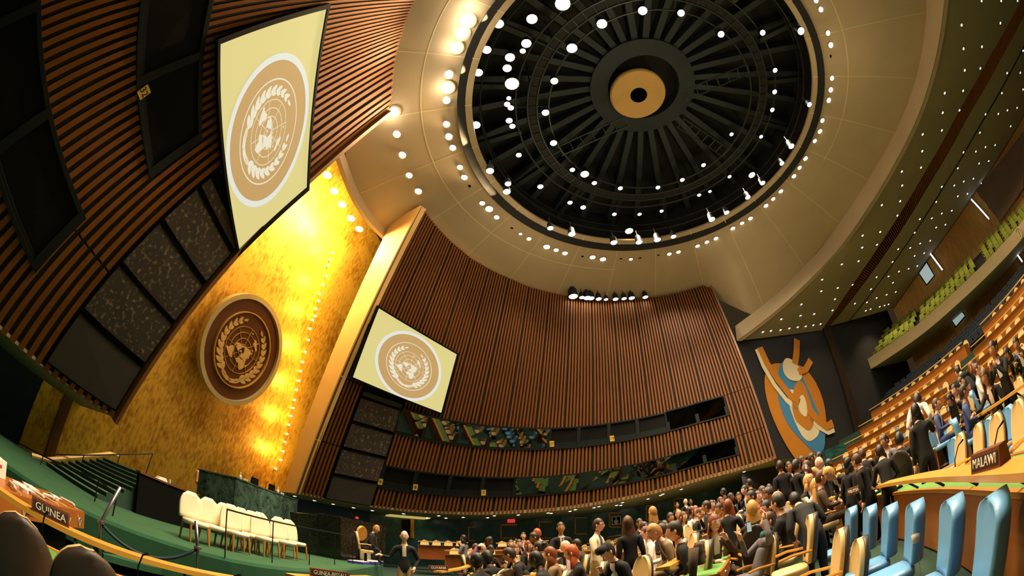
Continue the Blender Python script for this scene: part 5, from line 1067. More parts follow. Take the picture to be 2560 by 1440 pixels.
if P is not None:
    r_, u_, n_ = frame_of(n); t = thing('access_sign', 'black and white wheelchair access sign on the teal wall', 'sign'); t.matrix_world = axes_mat(r_, u_, n_, P + n * .05); MB().box((0, 0, 0), (.62, .62, .03)).build('panel', M['card'], t); MB().box((0, 0, .01), (.52, .52, .025)).build('field', M['black'], t)
    mb = MB(); mb.lathe([(.11, .0), (.11, .012), (.15, .012), (.15, .0)], c=(-.02, -.1, .025), n=20); mb.prism([(-.05, -.02), (-.02, .12), (.02, .12), (.02, .02), (.1, .02), (.14, -.14), (.1, -.15), (.07, -.03)], (0, 0, .025), (1, 0, 0), (0, 1, 0), (0, 0, 1), .012); mb.lathe([(0, .012), (.05, .012), (.05, 0)], c=(0, .18, .025), n=14); mb.build('symbol', M['card'], t)
# door recess ceilings, the light on them put in as an even glow
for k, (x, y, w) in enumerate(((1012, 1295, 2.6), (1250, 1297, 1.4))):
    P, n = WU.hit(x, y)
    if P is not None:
        t_ = unit(V(-n[1], n[0], 0)); struct(MB().box(P + n * .7 + V(0, 0, .05), (w, 1.3, .12), [t_, n, V(0, 0, 1)]).build('ceiling_recess_glow', emis('recess_glow_%d' % k, '#cdb765', .8)))
# ------------------------------------------------------------------ people
TMP = bpy.data.scenes.new('workshop')
SK = {k: mat('skin_' + k, c, .55, 0, .05, 8) for k, c in dict(fair='#e0a98c', pink='#e8b59c', tan='#b98058', brown='#7a4a30', dark='#4a2c1e').items()}
HA = {k: mat('hair_' + k, c, .5, 0, .25, 18) for k, c in dict(black='#0d0a09', dark='#22140d', brown='#4a2a14', auburn='#7a3a16', red='#a5481a', blond='#c79a52', sandy='#a5763e', grey='#8c8680').items()}
CL = {k: mat('cloth_' + k, c, .85, 0, .12, 9) for k, c in dict(black='#060607', charcoal='#17171a', navy='#0e1222', brown='#4b3a28', tan='#7d6848', cream='#e6d6b4', white='#e4dcd4', grey='#6d6a70', khaki='#a88c5c', purple='#7a5078', olive='#4a4a30', pink='#c8607c', teal='#2d6d78', red='#8e2430', blue='#3a4a78', lilac='#b9a6b4', shoe='#15100d').items()}
EYE = mat('eye_white', '#e8e4de', .3, 0, 0); IRIS = mat('eye_iris', '#2a1a10', .3, 0, 0); LIP = mat('lips', '#a05a4c', .5, 0, 0)
ARMS = dict(down=((.05, -.03, -.28), (.06, .05, -.53)), desk=((.09, .08, -.25), (-.02, .31, -.24)), reach=((.08, .20, -.13), (.08, .45, -.08)), hip=((.11, -.08, -.26), (.03, .06, -.44)), face=((.05, .19, -.19), (-.08, .22, .03)), crossed=((.09, .06, -.27), (-.20, .19, -.20)), phone=((.05, .15, -.22), (-.07, .34, .0)), side=((.20, .02, -.18), (.42, .10, -.14)), up=((.14, .10, .06), (.02, .16, .28)), lap=((.07, .02, -.28), (-.08, .24, -.36)), clasp=((.06, .10, -.26), (-.12, .36, -.30)), rail=((.15, .0, -.24), (.30, .16, -.20)))
def rotx(p, a, c): y, z = p[1] - c[1], p[2] - c[2]; return V(p[0], c[1] + y * math.cos(a) - z * math.sin(a), c[2] + y * math.sin(a) + z * math.cos(a))
CACHE = {}
def body_mesh(pose, armL, armR, lean, fem, turn, bulk):
    key = (pose, armL, armR, lean, fem, turn, bulk)
    if key in CACHE: return CACHE[key]
    sit = pose == 'sit'; pz = .52 if sit else .96; w = .9 if fem else 1.0
    J = {}; R = {}; E = []
    def j(n, p, r, par=None): J[n] = V(p); R[n] = r if hasattr(r, '__len__') else (r, r); (E.append((par, n)) if par else None)
    c = V(0, 0, pz); a = -math.radians(lean); T = lambda p: rotx(V(p), a, c)
    j('pelvis', (0, 0, pz), (.155 * (1.06 if fem else 1) * bulk, .115 * bulk)); j('waist', T((0, 0, pz + .17)), (.135 * w * bulk, .105 * bulk), 'pelvis'); j('chest', T((0, .005, pz + .36)), (.165 * w * bulk, .12 * bulk), 'waist'); j('upper', T((0, -.005, pz + .47)), (.12 * w, .085), 'chest'); j('neck', T((0, .005, pz + .56)), .055, 'upper')
    j('skull', T((0, .022, pz + .64)), .06, 'neck')
    for s, nm in ((-1, 'l'), (1, 'r')):
        arm = ARMS[armL if s < 0 else armR]; sh = V(s * .175 * w, -.005, pz + .455); el = sh + V(arm[0]) * V(s, 1, 1); wr = sh + V(arm[1]) * V(s, 1, 1)
        j('sh' + nm, T(sh), .070 * bulk, 'upper'); j('ua' + nm, T(sh + (el - sh) * .5), .057 * bulk, 'sh' + nm); j('el' + nm, T(el), .047, 'ua' + nm); j('wr' + nm, T(wr), .034, 'el' + nm)
        if sit: kn = V(s * .12, .42, .50); an = V(s * .12, .43, .10); to = V(s * .13, .58, .045)
        elif pose == 'walk': kn = V(s * .09, .06 + .08 * s, .52); an = V(s * .09, .15 * s - .05, .10); to = V(s * .10, .15 * s + .09, .045)
        else: kn = V(s * .095, .02, .52); an = V(s * .10, -.02, .10); to = V(s * .12, .13, .045)
        j('hp' + nm, (s * .085, .02 if sit else 0, pz - .04), (.098 * bulk, .098 * bulk), 'pelvis'); j('kn' + nm, kn, .066, 'hp' + nm); j('ca' + nm, kn + (an - kn) * .35 + V(0, -.015, 0), .06, 'kn' + nm); j('an' + nm, an, .046, 'ca' + nm); j('to' + nm, to, (.045, .035), 'an' + nm)
    names = list(J); me = bpy.data.meshes.new('sk'); me.from_pydata([tuple(J[n]) for n in names], [(names.index(p), names.index(q)) for p, q in E], []); o = bpy.data.objects.new('sk', me); TMP.collection.objects.link(o)
    m = o.modifiers.new('s', 'SKIN'); m.use_smooth_shade = True; m.branch_smoothing = .6
    for n, sv in zip(names, me.skin_vertices[0].data): sv.radius = R[n]; sv.use_root = n == 'pelvis'
    sb_ = o.modifiers.new('d', 'SUBSURF'); sb_.levels = 2; sb_.render_levels = 2
    vl = TMP.view_layers[0]; vl.update(); ev = o.evaluated_get(vl.depsgraph); em = ev.to_mesh(); vs = np.array([v.co[:] for v in em.vertices]); fs = [tuple(p.vertices) for p in em.polygons]; ev.to_mesh_clear(); bpy.data.objects.remove(o); bpy.data.meshes.remove(me)
    # material zones by the nearest bone: 0 skin 1 top 2 bottom 3 shoe 4 shirt
    seg = [(J[p], J[q], q, max(R[q])) for p, q in E]; ctr = np.array([vs[list(f)].mean(0) for f in fs]); best = np.full(len(fs), 9.); zone = np.zeros(len(fs), int)
    Z = {'waist': 1, 'chest': 1, 'upper': 1, 'neck': 0, 'skull': 0}
    for A_, B_, q, r in seg:
        ab = B_ - A_; t_ = np.clip(((ctr - A_) @ ab) / max(ab @ ab, 1e-9), 0, 1); d = np.linalg.norm(ctr - (A_ + t_[:, None] * ab), axis=1) - r * .9
        z = Z.get(q, {'sh': 1, 'ua': 1, 'el': 1, 'wr': 1, 'hp': 2, 'kn': 2, 'ca': 2, 'an': 2, 'to': 3}.get(q[:2], 1)); k = d < best; best[k] = d[k]; zone[k] = z
    inv = np.array([rotx(p, -a, c) for p in ctr]); zr = inv[:, 2] - pz
    zone[(zr > .545) & (np.abs(inv[:, 0]) < .11)] = 0
    zone[(zr < .03) & (zone == 1) & (np.abs(inv[:, 0]) < .2) & (not sit)] = 1
    zone[(zone == 1) & (inv[:, 1] > .05) & (np.abs(inv[:, 0]) < (zr - .12) * .15) & (zr > .18) & (zr < .56)] = 4
    mb = MB(); mb.v = [tuple(v) for v in vs]; mb.f = fs; mb.m = zone.tolist()
    for nm in ('l', 'r'):    # hands: palm, four fingers, thumb
        wr = J['wr' + nm]; d = unit(wr - J['el' + nm]); s = -1 if nm == 'l' else 1; side = unit(np.cross(d, V(0, 0, 1)) if abs(d[2]) < .85 else np.cross(d, V(0, 1, 0))); nn = np.cross(side, d); nn = nn if nn[2] < 0 or abs(d[2]) > .85 else -nn
        mb.tube([wr - d * .02, wr + d * .03, wr + d * .075, wr + d * .095], [.026, .034, .036, .024], 8, 0)
        for i, (o_, L) in enumerate(((-.028, .068), (-.010, .078), (.009, .073), (.027, .056))):
            b_ = wr + d * .085 + side * o_; mb.tube([b_, b_ + d * L * .45 + nn * .008, b_ + d * L * .8 + nn * .028, b_ + d * L + nn * .045], [.0095, .009, .008, .006], 6, 0)
        tb = wr + d * .03 - side * s * .03; mb.tube([tb, tb + d * .03 - side * s * .028 + nn * .01, tb + d * .058 - side * s * .032 + nn * .02], [.012, .010, .007], 6, 0)
    # head
    hc = T((0, .03, pz + .725)); tl = math.radians(turn); ca, sa = math.cos(tl), math.sin(tl); la = a * .55
    def H(p): p = V(p); p = V(p[0] * ca - p[1] * sa, p[0] * sa + p[1] * ca, p[2]); return hc + rotx(p * 1.08, la, V(0, 0, 0))
    nu, nv = 22, 16; vs2 = []
    for i in range(nv + 1):
        th = PI * i / nv
        for k in range(nu):
            f = 2 * PI * k / nu; x, y, z = math.sin(th) * math.sin(f), math.sin(th) * math.cos(f), math.cos(th); X, Y, Zz = x * .076, y * .095, z * .118
            if z < 0: q = 1 - .30 * z * z; X *= q; Y = Y * (1 - .16 * z * z) + .012 * z * z
            if y > .2: Y += .024 * math.exp(-(x / .16) ** 2 - ((z + .18) / .20) ** 2) + .006 * math.exp(-(x / .3) ** 2 - ((z + .80) / .14) ** 2) - .010 * (math.exp(-((abs(x) - .36) / .16) ** 2 - ((z - .05) / .12) ** 2)) + .005 * math.exp(-(x / .3) ** 2 - ((z + .50) / .08) ** 2)
            vs2.append(H((X, Y, Zz)))
    mb.add(vs2, [(i * nu + k, (i + 1) * nu + k, (i + 1) * nu + (k + 1) % nu, i * nu + (k + 1) % nu) for i in range(nv) for k in range(nu)], 0)
    for s in (-1, 1):
        def ball(cn, r, mi, sc=(1, 1, 1)): mb.add([H(V(cn) + V(math.sin(t_) * math.sin(f_), math.sin(t_) * math.cos(f_), math.cos(t_)) * r * V(sc)) for t_ in np.linspace(0, PI, 6) for f_ in np.linspace(0, 2 * PI, 8, False)], [(i * 8 + k, (i + 1) * 8 + k, (i + 1) * 8 + (k + 1) % 8, i * 8 + (k + 1) % 8) for i in range(5) for k in range(8)], mi)
        ball((s * .029, .076, .008), .012, 5); ball((s * .029, .0855, .008), .0055, 6); ball((s * .080, -.004, -.008), .03, 0, (.3, .55, 1)); ball((s * .030, .083, .030), .02, 6, (1, .25, .2))
    ball((0, .086, -.060), .022, 7, (1, .35, .32))
    CACHE[key] = (mb, hc, tl, la, J, a, c); return CACHE[key]
def hair_mb(style, hc, tl, la, seed):
    ca, sa = math.cos(tl), math.sin(tl); rs = random.Random(seed)
    def H(p): p = V(p); p = V(p[0] * ca - p[1] * sa, p[0] * sa + p[1] * ca, p[2]); return hc + rotx(p * 1.08, la, V(0, 0, 0))
    mb = MB(); nu, nv = 24, 14; long_ = style in ('long', 'bob', 'wavy'); curly = style in ('curly', 'wavy', 'afro'); g = {'afro': 1.28, 'curly': 1.17, 'wavy': 1.13}.get(style, 1.09); idx = {}; vs = []
    for i in range(nv + 1):
        th = PI * .98 * i / nv
        for k in range(nu):
            f = 2 * PI * k / nu; n = 1 + (rs.uniform(-.05, .06) if curly else rs.uniform(-.012, .012)); x, y, z = math.sin(th) * math.sin(f), math.sin(th) * math.cos(f), math.cos(th); idx[i, k] = len(vs); vs.append(H((x * .076 * g * n, (y * .095 - .004) * g * n, z * .118 * g * n + .004)))
    fs = []
    for i in range(nv):
        for k in range(nu):
            th = PI * .98 * (i + .5) / nv; f = 2 * PI * (k + .5) / nu; z = math.cos(th); y = math.cos(f) * math.sin(th); fr = math.cos(f)
            lim = .52 if fr > .55 else (.10 if fr > .1 else (-.30 if fr > -.35 else -.55))
            if long_: lim = .50 if fr > .6 else (-.2 if fr > .3 else -.95)
            ok = z > lim
            if style == 'bald': ok = fr < .25 and z < .32 and z > (-.3 if fr > -.35 else -.5)
            if ok: fs.append((idx[i, k], idx[i + 1, k], idx[i + 1, (k + 1) % nu], idx[i, (k + 1) % nu]))
    mb.add(vs, fs)
    if long_:
        Ln = {'bob': .12, 'wavy': .30, 'long': .36}[style]; rows = []
        for q in np.linspace(0, 1, 8):
            w = .088 + .03 * math.sin(q * 3) + (rs.uniform(-.008, .01) if curly else 0); z = -.02 - Ln * q - .05 * q
            rows.append([hc + V(*(V(math.sin(b) * w * ca + math.cos(b) * (.085 + .03 * q) * sa, math.sin(b) * w * sa - math.cos(b) * (.085 + .03 * q) * ca)), z + .01 * math.sin(b * 7 + q * 9)) for b in np.linspace(-1.75, 1.75, 13)] + [hc + V(*(V(math.sin(b) * w * .8 * ca + math.cos(b) * .04 * sa, math.sin(b) * w * .8 * sa - math.cos(b) * .04 * ca)), z) for b in np.linspace(1.75, -1.75, 9)])
        mb.grid(rows, closed=True); n = len(mb.v); mb.f.append(tuple(n - 22 + k for k in range(22))); mb.m.append(0)
    if style == 'bun': mb.lathe([(0, -.05), (.045, -.03), (.055, 0), (.04, .035), (0, .05)], c=H((0, -.11, .06)), n=14)
    if style == 'pony': mb.tube([H((0, -.10, .05)), H((0, -.15, .02)), H((0, -.15, -.12)), H((0, -.12, -.22))], [.02, .035, .035, .012], 10)
    if style == 'cap': mb.tube([H((0, .02, .05)), H((0, .15, .045))], [.08, .05], 12)
    return mb
NP = [0]; POS = []; SEATS = []
def person(px, py, D, az, pose, label, top='black', hair='dark', style='short', skin='fair', armL='down', armR='down', lean=0, bottom=None, shirt='white', fem=False, turn=0, bulk=1.0, extra=None, zf=None):
    NP[0] += 1; mb, hc, tl, la, J, a, c = body_mesh(pose, armL, armR, lean, fem, turn, bulk)
    top_z = hc[2] + .125; rz = -math.radians(az); best = None
    for q in (1, .96, 1.04, .92, 1.08, .88, 1.12, .84, 1.17, .8, 1.22, .76, 1.28):      # stand clear of the neighbours
        P = atD(px, py, D * q); z0 = zfloor(P[0], P[1]) if zf is None else zf; s = max(.86, min(1.10, (P[2] - z0) / top_z)); base = P[2] - top_z * s
        off = V(hc[0] * math.cos(rz) - hc[1] * math.sin(rz), hc[0] * math.sin(rz) + hc[1] * math.cos(rz)) * s; xy = P[:2] - off
        dmin = min([np.hypot(*(xy - o_)) for o_ in POS] + [9]); dm = min([np.hypot(*(xy + off * .5 - o_)) for o_ in POS] + [9]); sc_ = min(dmin, dm + .1)
        if best is None or sc_ > best[0] + .02: best = (sc_, P, s, base, off, xy)
        if sc_ > .50: break
    _, P, s, base, off, xy = best; POS.append(xy)
    mats = [SK[skin], CL[top], CL[bottom or top], CL['shoe'], CL[shirt], EYE, IRIS, LIP]; key = ('m', id(mb))
    if key not in CACHE: CACHE[key] = mb.mesh('person', mats, True); me = CACHE[key]
    else:
        me = CACHE[key].copy()
        for i, m in enumerate(mats): me.materials[i] = m
    o = bpy.data.objects.new('person', me); COL.objects.link(o); o.location = (P[0] - off[0], P[1] - off[1], base); o.rotation_euler = (0, 0, rz); o.scale = (s, s, s); tag(o, label, 'person'); SEATS.append((pose, xy, az, base, s, label))
    if style != 'none': hair_mb(style, hc, tl, la, NP[0]).build('hair' if style != 'cap' else 'cap', HA[hair] if style != 'cap' else CL[hair if hair in CL else 'black'], o, True)
    if extra == 'tie': MB().prism([(-.02, .0), (.02, 0), (.035, -.28), (0, -.33), (-.035, -.28)], rotx(V(0, .128, c[2] + .50), a, c), (1, 0, 0), (0, -.1, 1), (0, 1, 0), .012).build('tie', CL['grey'], o)
    if extra == 'glasses':
        g_ = MB()
        for sx in (-1, 1): g_.tube([hc + V(sx * .03 + .02 * math.cos(q), .105, .008 + .016 * math.sin(q)) for q in np.linspace(0, 6.28, 10)], .003, 4)
        g_.tube([hc + V(-.05, .10, .01), hc + V(-.08, 0, .012)], .003, 4); g_.tube([hc + V(.05, .10, .01), hc + V(.08, 0, .012)], .003, 4); g_.build('glasses', M['black'], o)
    if extra == 'scarf': MB().lathe([(.075, -.05), (.10, -.02), (.09, .03), (.065, .05)], c=J['neck'], n=16).build('scarf', CL['teal'], o, True)
    if extra == 'lapel': MB().prism([(-.10, -.02), (.0, -.26), (.10, -.02), (.06, .02), (0, -.14), (-.06, .02)], rotx(V(0, .118, c[2] + .50), a, c), (1, 0, 0), (0, -.1, 1), (0, 1, 0), .014).build('lapels', CL[top], o)
    return o
pp = person
# ---- by the stage
pp(941, 1313, 13.8, 70, 'sit', 'man in a dark suit sitting on the stage with clasped hands', 'charcoal', 'sandy', 'short', 'pink', 'clasp', 'clasp', 26, extra='tie', zf=.62)
pp(1011, 1327, 9.8, 168, 'stand', 'bald man in dark blazer and khaki trousers by the stage corner', 'charcoal', 'grey', 'none', 'pink', 'hip', 'rail', 0, 'khaki', 'cream', zf=-.2)
pp(1158, 1337, 16, -70, 'stand', 'woman in a grey top pointing sideways beyond the far desks', 'grey', 'black', 'bob', 'tan', 'crossed', 'face', 0, 'charcoal', 'grey', True)
pp(1222, 1342, 13, 100, 'stand', 'person in a purple shirt bending over the desks', 'purple', 'black', 'short', 'brown', 'desk', 'desk', 48, 'black', 'purple')
pp(1189, 1359, 14, 85, 'sit', 'young woman sitting sideways beside the small bald man in the distance', 'charcoal', 'brown', 'bob', 'pink', 'desk', 'desk', 6, fem=True)
pp(1204, 1358, 13.6, 80, 'sit', 'balding man in a dark suit with pale tie sitting in the distance', 'charcoal', 'dark', 'bald', 'pink', 'desk', 'lap', 0, extra='tie')
pp(1226, 1363, 11, 150, 'sit', 'dark haired person resting the chin on a hand before the purple shirt', 'black', 'black', 'short', 'brown', 'face', 'desk', 20)
pp(1190, 1383, 7.3, -60, 'sit', 'broad man in a dark suit seen from behind with raised hands at the front row', 'charcoal', 'black', 'short', 'dark', 'face', 'phone', 6, bulk=1.08)
pp(1217, 1378, 8.2, -40, 'sit', 'person with black hair just behind the broad dark-suited man', 'black', 'black', 'curly', 'dark', 'desk', 'desk', 18)
pp(1272, 1370, 8, -80, 'sit', 'man in a black suit hunched over the desk, seen from behind', 'black', 'dark', 'short', 'tan', 'desk', 'desk', 30)
pp(1338, 1379, 7.0, -75, 'sit', 'dark skinned man in a grey suit in the front cluster, seen from behind', 'charcoal', 'black', 'short', 'dark', 'desk', 'desk', 12, bulk=1.06)
pp(1346, 1354, 9, -60, 'sit', 'woman with dark hair pinned up and a pale cheek', 'black', 'dark', 'bun', 'pink', 'face', 'desk', 5, fem=True)
pp(1277, 1350, 13, 175, 'sit', 'pale faced young man in the distant cluster, hand raised', 'black', 'brown', 'short', 'pink', 'up', 'desk', 0)
pp(1297, 1349, 12.6, 165, 'sit', 'round faced person with short dark hair in the distant cluster', 'navy', 'dark', 'short', 'fair', 'desk', 'desk', 4)
pp(1291, 1362, 11.4, 190, 'sit', 'smiling person low in the distant cluster', 'black', 'brown', 'bob', 'pink', 'desk', 'face', 10, fem=True)
pp(1321, 1352, 12, 130, 'sit', 'auburn haired woman between the smiling person and the bending man', 'black', 'auburn', 'long', 'pink', 'desk', 'desk', 4, fem=True)
pp(1308, 1331, 15.5, 180, 'stand', 'woman with long black hair standing far back by the dark doorway', 'white', 'black', 'long', 'fair', 'phone', 'phone', 0, 'black', 'white', True)
pp(1335, 1331, 11, -100, 'stand', 'dark haired man in a navy jacket bending to talk', 'navy', 'dark', 'short', 'tan', 'desk', 'reach', 42)
pp(1342, 1323, 13, -60, 'stand', 'red haired person just behind the bending navy jacket', 'tan', 'red', 'curly', 'pink', 'down', 'down', 5)
pp(1401, 1306, 10.2, 172, 'stand', 'young man in a dark suit and grey tie standing in the aisle', 'charcoal', 'dark', 'short', 'tan', 'down', 'desk', 0, None, 'white', extra='tie')
pp(1495, 1297, 8.8, 120, 'stand', 'man with glasses in a cream jacket standing above the crowd', 'cream', 'dark', 'short', 'fair', 'desk', 'desk', 6, 'khaki', 'blue', bulk=1.15, extra='glasses')
pp(1413, 1351, 9.4, -85, 'sit', 'bald man facing the stage below the dark suited standing man', 'lilac', 'grey', 'none', 'pink', 'desk', 'desk', 8)
pp(1427, 1364, 7.4, -80, 'sit', 'woman with curly orange hair resting her chin on her hand', 'black', 'red', 'wavy', 'pink', 'face', 'desk', 14, fem=True)
pp(1374, 1368, 7.4, -70, 'sit', 'person with short auburn hair in a striped brown jacket, seen from behind', 'tan', 'auburn', 'bob', 'pink', 'desk', 'desk', 8)
pp(1441, 1348, 11, -60, 'sit', 'dark brown haired person left of the cream jacket', 'brown', 'dark', 'bob', 'tan', 'desk', 'desk', 10, fem=True)
pp(1517, 1358, 6.5, -110, 'sit', 'boy in a black cap and dark shirt with bare forearms at the green desk', 'black', 'black', 'cap', 'fair', 'desk', 'face', 24, extra=None)
pp(1568, 1292, 6.9, 5, 'stand', 'woman with long wavy brown hair in a black coat standing with her back turned', 'black', 'brown', 'wavy', 'fair', 'down', 'down', 0, fem=True, bulk=1.12)
pp(1630, 1267, 10.4, -20, 'stand', 'woman with long light brown hair in black standing beyond the wavy haired woman', 'black', 'sandy', 'long', 'pink', 'down', 'down', 0, fem=True)
pp(1683, 1305, 6.1, -75, 'sit', 'young man in a black sweater with white collar sitting in profile', 'black', 'dark', 'short', 'fair', 'lap', 'lap', 8, 'tan', 'white')
pp(1633, 1312, 7.2, -85, 'sit', 'woman with curly light brown hair in a tan jacket leaning forward', 'tan', 'sandy', 'curly', 'pink', 'clasp', 'clasp', 26, fem=True)
pp(1652, 1310, 8.2, -60, 'sit', 'dark haired person between the tan jacket and the black sweater', 'white', 'dark', 'short', 'tan', 'desk', 'desk', 8)
pp(1613, 1317, 9, -85, 'sit', 'man with brown hair and white shirt facing the stage behind the tan jacket', 'white', 'brown', 'short', 'pink', 'desk', 'desk', 4)
pp(1598, 1297, 12, 150, 'sit', 'distant person in black beside the wavy haired woman', 'black', 'dark', 'short', 'tan', 'desk', 'desk', 0)
pp(1610, 1305, 11.5, 120, 'sit', 'distant woman in white with dark hair by the same shoulder', 'white', 'dark', 'bob', 'pink', 'desk', 'desk', 0, fem=True)
pp(1660, 1302, 9.4, 170, 'sit', 'person with a dark fringe behind the young man in profile', 'black', 'dark', 'bob', 'fair', 'desk', 'desk', 0, fem=True)
pp(1692, 1256, 20, 170, 'stand', 'man in a dark suit standing at the teal wall, first of three', 'black', 'dark', 'short', 'tan', 'down', 'down', 0, extra='tie')
pp(1713, 1247, 19.5, 175, 'stand', 'balding man in black standing at the teal wall, second of three', 'black', 'grey', 'bald', 'pink', 'clasp', 'clasp', 0)
pp(1726, 1248, 20, 190, 'stand', 'man in dark clothes standing at the teal wall, third of three', 'navy', 'dark', 'short', 'brown', 'down', 'down', 0)
for i, (x, y, D, az, top, hair, st, sk, w) in enumerate(((1675, 1283, 12.2, 160, 'black', 'dark', 'curly', 'tan', 'before the three men at the teal wall'), (1696, 1276, 12.6, 170, 'grey', 'sandy', 'short', 'fair', 'in a sandy cropped cut below the teal wall'), (1707, 1280, 12, 150, 'navy', 'brown', 'bob', 'pink', 'leaning on the ledge below the teal wall'), (1722, 1268, 13, -40, 'black', 'black', 'short', 'brown', 'with her dark back turned below the teal door'), (1737, 1265, 13, 165, 'white', 'auburn', 'bob', 'pink', 'in white smiling next to the teal door'), (1750, 1270, 11.6, 140, 'black', 'brown', 'short', 'fair', 'with folded arms near the teal door'), (1764, 1253, 11.4, -60, 'black', 'dark', 'short', 'tan', 'in black leaning over the ledge by the white shirt'), (1778, 1251, 12.4, 170, 'charcoal', 'dark', 'short', 'fair', 'pale and grinning behind the white shirt'), (1796, 1259, 10, -100, 'white', 'dark', 'short', 'tan', 'in a bright white shirt and dark hair'), (1800, 1243, 13, 160, 'brown', 'brown', 'bob', 'tan', 'far behind the white shirt in brown'), (1825, 1233, 13, 150, 'black', 'black', 'short', 'brown', 'far back in black by the mural end of the crowd'), (1845, 1231, 12.5, 200, 'grey', 'black', 'bob', 'tan', 'in grey near the standing dark figure'), (1860, 1214, 13, -90, 'black', 'dark', 'short', 'pink', 'drinking beside the standing dark figure'), (1876, 1228, 9.6, -80, 'red', 'dark', 'short', 'tan', 'in a dark red top above the blond hair'), (1893, 1228, 9.8, 170, 'grey', 'brown', 'short', 'pink', 'with short brown hair above the blond hair'), (1904, 1216, 11, 150, 'black', 'brown', 'short', 'pink', 'with a flushed face in the upper crowd'), (1921, 1211, 11.2, 190, 'charcoal', 'dark', 'short', 'fair', 'pale in the upper crowd left of the black suits'))):
    pp(x, y, D, az, 'sit', 'seated person %s' % w, top, hair, st, sk, 'desk', ('face' if i % 3 == 0 else 'desk'), (i * 5) % 14, fem=st == 'bob')
pp(1807, 1221, 16, -50, 'stand', 'small dark figure standing in front of the teal wall with raised papers', 'black', 'black', 'short', 'brown', 'phone', 'down', 0)
pp(1871, 1198, 11.5, -20, 'stand', 'dark haired person in black standing with the back turned near the mural', 'black', 'black', 'short', 'tan', 'down', 'hip', 0)
pp(1919, 1221, 8.4, -85, 'sit', 'tall haired young man in profile beside the bald grey man', 'grey', 'dark', 'curly', 'tan', 'desk', 'desk', 6)
pp(1941, 1228, 8.4, -70, 'sit', 'bald man in a grey jacket facing the stage', 'grey', 'grey', 'none', 'tan', 'desk', 'desk', 8)
pp(1941, 1236, 6.6, -30, 'sit', 'dark haired man in a black suit sitting with his back turned beside the leaning man', 'black', 'dark', 'short', 'fair', 'desk', 'desk', 6, bulk=1.05)
pp(1984, 1231, 6.0, 15, 'stand', 'man in a dark grey suit leaning far over the desk, back to the camera', 'charcoal', 'black', 'short', 'fair', 'desk', 'desk', 48, bulk=1.15)
pp(1818, 1249, 7.4, 40, 'stand', 'woman with long auburn hair in a dark jacket standing with her back turned', 'charcoal', 'auburn', 'long', 'pink', 'down', 'desk', 8, 'brown', fem=True, bulk=1.05)
pp(1878, 1252, 7.2, 30, 'sit', 'woman with long straight blond hair seen from behind', 'black', 'blond', 'long', 'pink', 'desk', 'desk', 4, fem=True)
pp(1913, 1252, 7.0, -95, 'sit', 'boy with black hair holding a hand to his mouth', 'brown', 'black', 'short', 'fair', 'face', 'desk', 4)
pp(1917, 1282, 6.0, -80, 'sit', 'man with glasses and teal scarf in a grey sweater lounging with a raised arm', 'grey', 'brown', 'short', 'fair', 'up', 'phone', -22, 'grey', 'grey', extra='scarf')
pp(1783, 1287, 7.0, 175, 'sit', 'woman with dark red hair covering her mouth with her hand', 'brown', 'auburn', 'bob', 'pink', 'face', 'desk', 8, fem=True)
# ---- standing group below the mural
pp(1947, 1153, 11, 20, 'stand', 'man in a plain black suit standing with his back turned below the mural', 'black', 'dark', 'short', 'tan', 'down', 'down', 0, bulk=1.08)
pp(1970, 1155, 11.6, 175, 'stand', 'young man in black looking out between the two black suits', 'black', 'black', 'short', 'tan', 'down', 'down', 0)
pp(1988, 1151, 10.8, 80, 'stand', 'dark haired man in a black suit and white collar looking towards the photographer in pink', 'black', 'dark', 'curly', 'tan', 'desk', 'down', 0, extra='tie')
pp(2002, 1141, 12, 160, 'stand', 'woman with dark hair behind the woman in pink', 'black', 'dark', 'bob', 'brown', 'down', 'down', 0, fem=True)
pp(2014, 1152, 10.4, -60, 'stand', 'woman in a pink top holding up a camera', 'pink', 'brown', 'bob', 'tan', 'phone', 'phone', 0, 'black', 'pink', True)
pp(2027, 1134, 11.6, 120, 'stand', 'woman with long dark hair and yellow top in the group below the mural', 'khaki', 'dark', 'long', 'tan', 'down', 'phone', 0, 'black', 'khaki', True)
pp(2045, 1143, 11, -90, 'stand', 'bald man in black facing the stage below the mural', 'black', 'grey', 'none', 'pink', 'down', 'down', 0)
pp(2046, 1131, 13, -60, 'stand', 'dark haired figure just behind the bald man in black', 'black', 'black', 'short', 'brown', 'down', 'down', 0)
pp(2070, 1148, 11.5, 160, 'sit', 'small dark faced person to the right of the bald man in black', 'black', 'black', 'short', 'dark', 'desk', 'desk', 0)
pp(2018, 1187, 9.2, 150, 'sit', 'boy with sandy blond hair at the MALDIVES plate', 'black', 'blond', 'bob', 'pink', 'desk', 'desk', 10)
pp(2037, 1197, 8.6, 170, 'sit', 'fair haired woman in lilac tilting her head at the MALDIVES plate', 'lilac', 'blond', 'long', 'pink', 'desk', 'face', 16, fem=True, turn=25)
pp(2050, 1177, 9.4, 120, 'sit', 'fair skinned person with brown hair between the blond heads', 'brown', 'brown', 'short', 'pink', 'desk', 'desk', 4)
pp(2069, 1169, 8.2, -85, 'stand', 'curly blond person in a black suit bending over the MALDIVES desk', 'black', 'blond', 'curly', 'pink', 'desk', 'desk', 44)
pp(2118, 1144, 8.2, 90, 'stand', 'dark haired woman in a black suit and white shirt looking away from the stage', 'black', 'black', 'bob', 'tan', 'down', 'down', 6, fem=True)
pp(2138, 1136, 8.0, -10, 'stand', 'brown haired person in black turned to the dark haired woman', 'black', 'brown', 'short', 'fair', 'down', 'desk', 12)
pp(2196, 1113, 7.4, 40, 'stand', 'large figure in a black coat with the back turned beside the blue chair', 'black', 'dark', 'bob', 'fair', 'desk', 'desk', 22, fem=True, bulk=1.12)
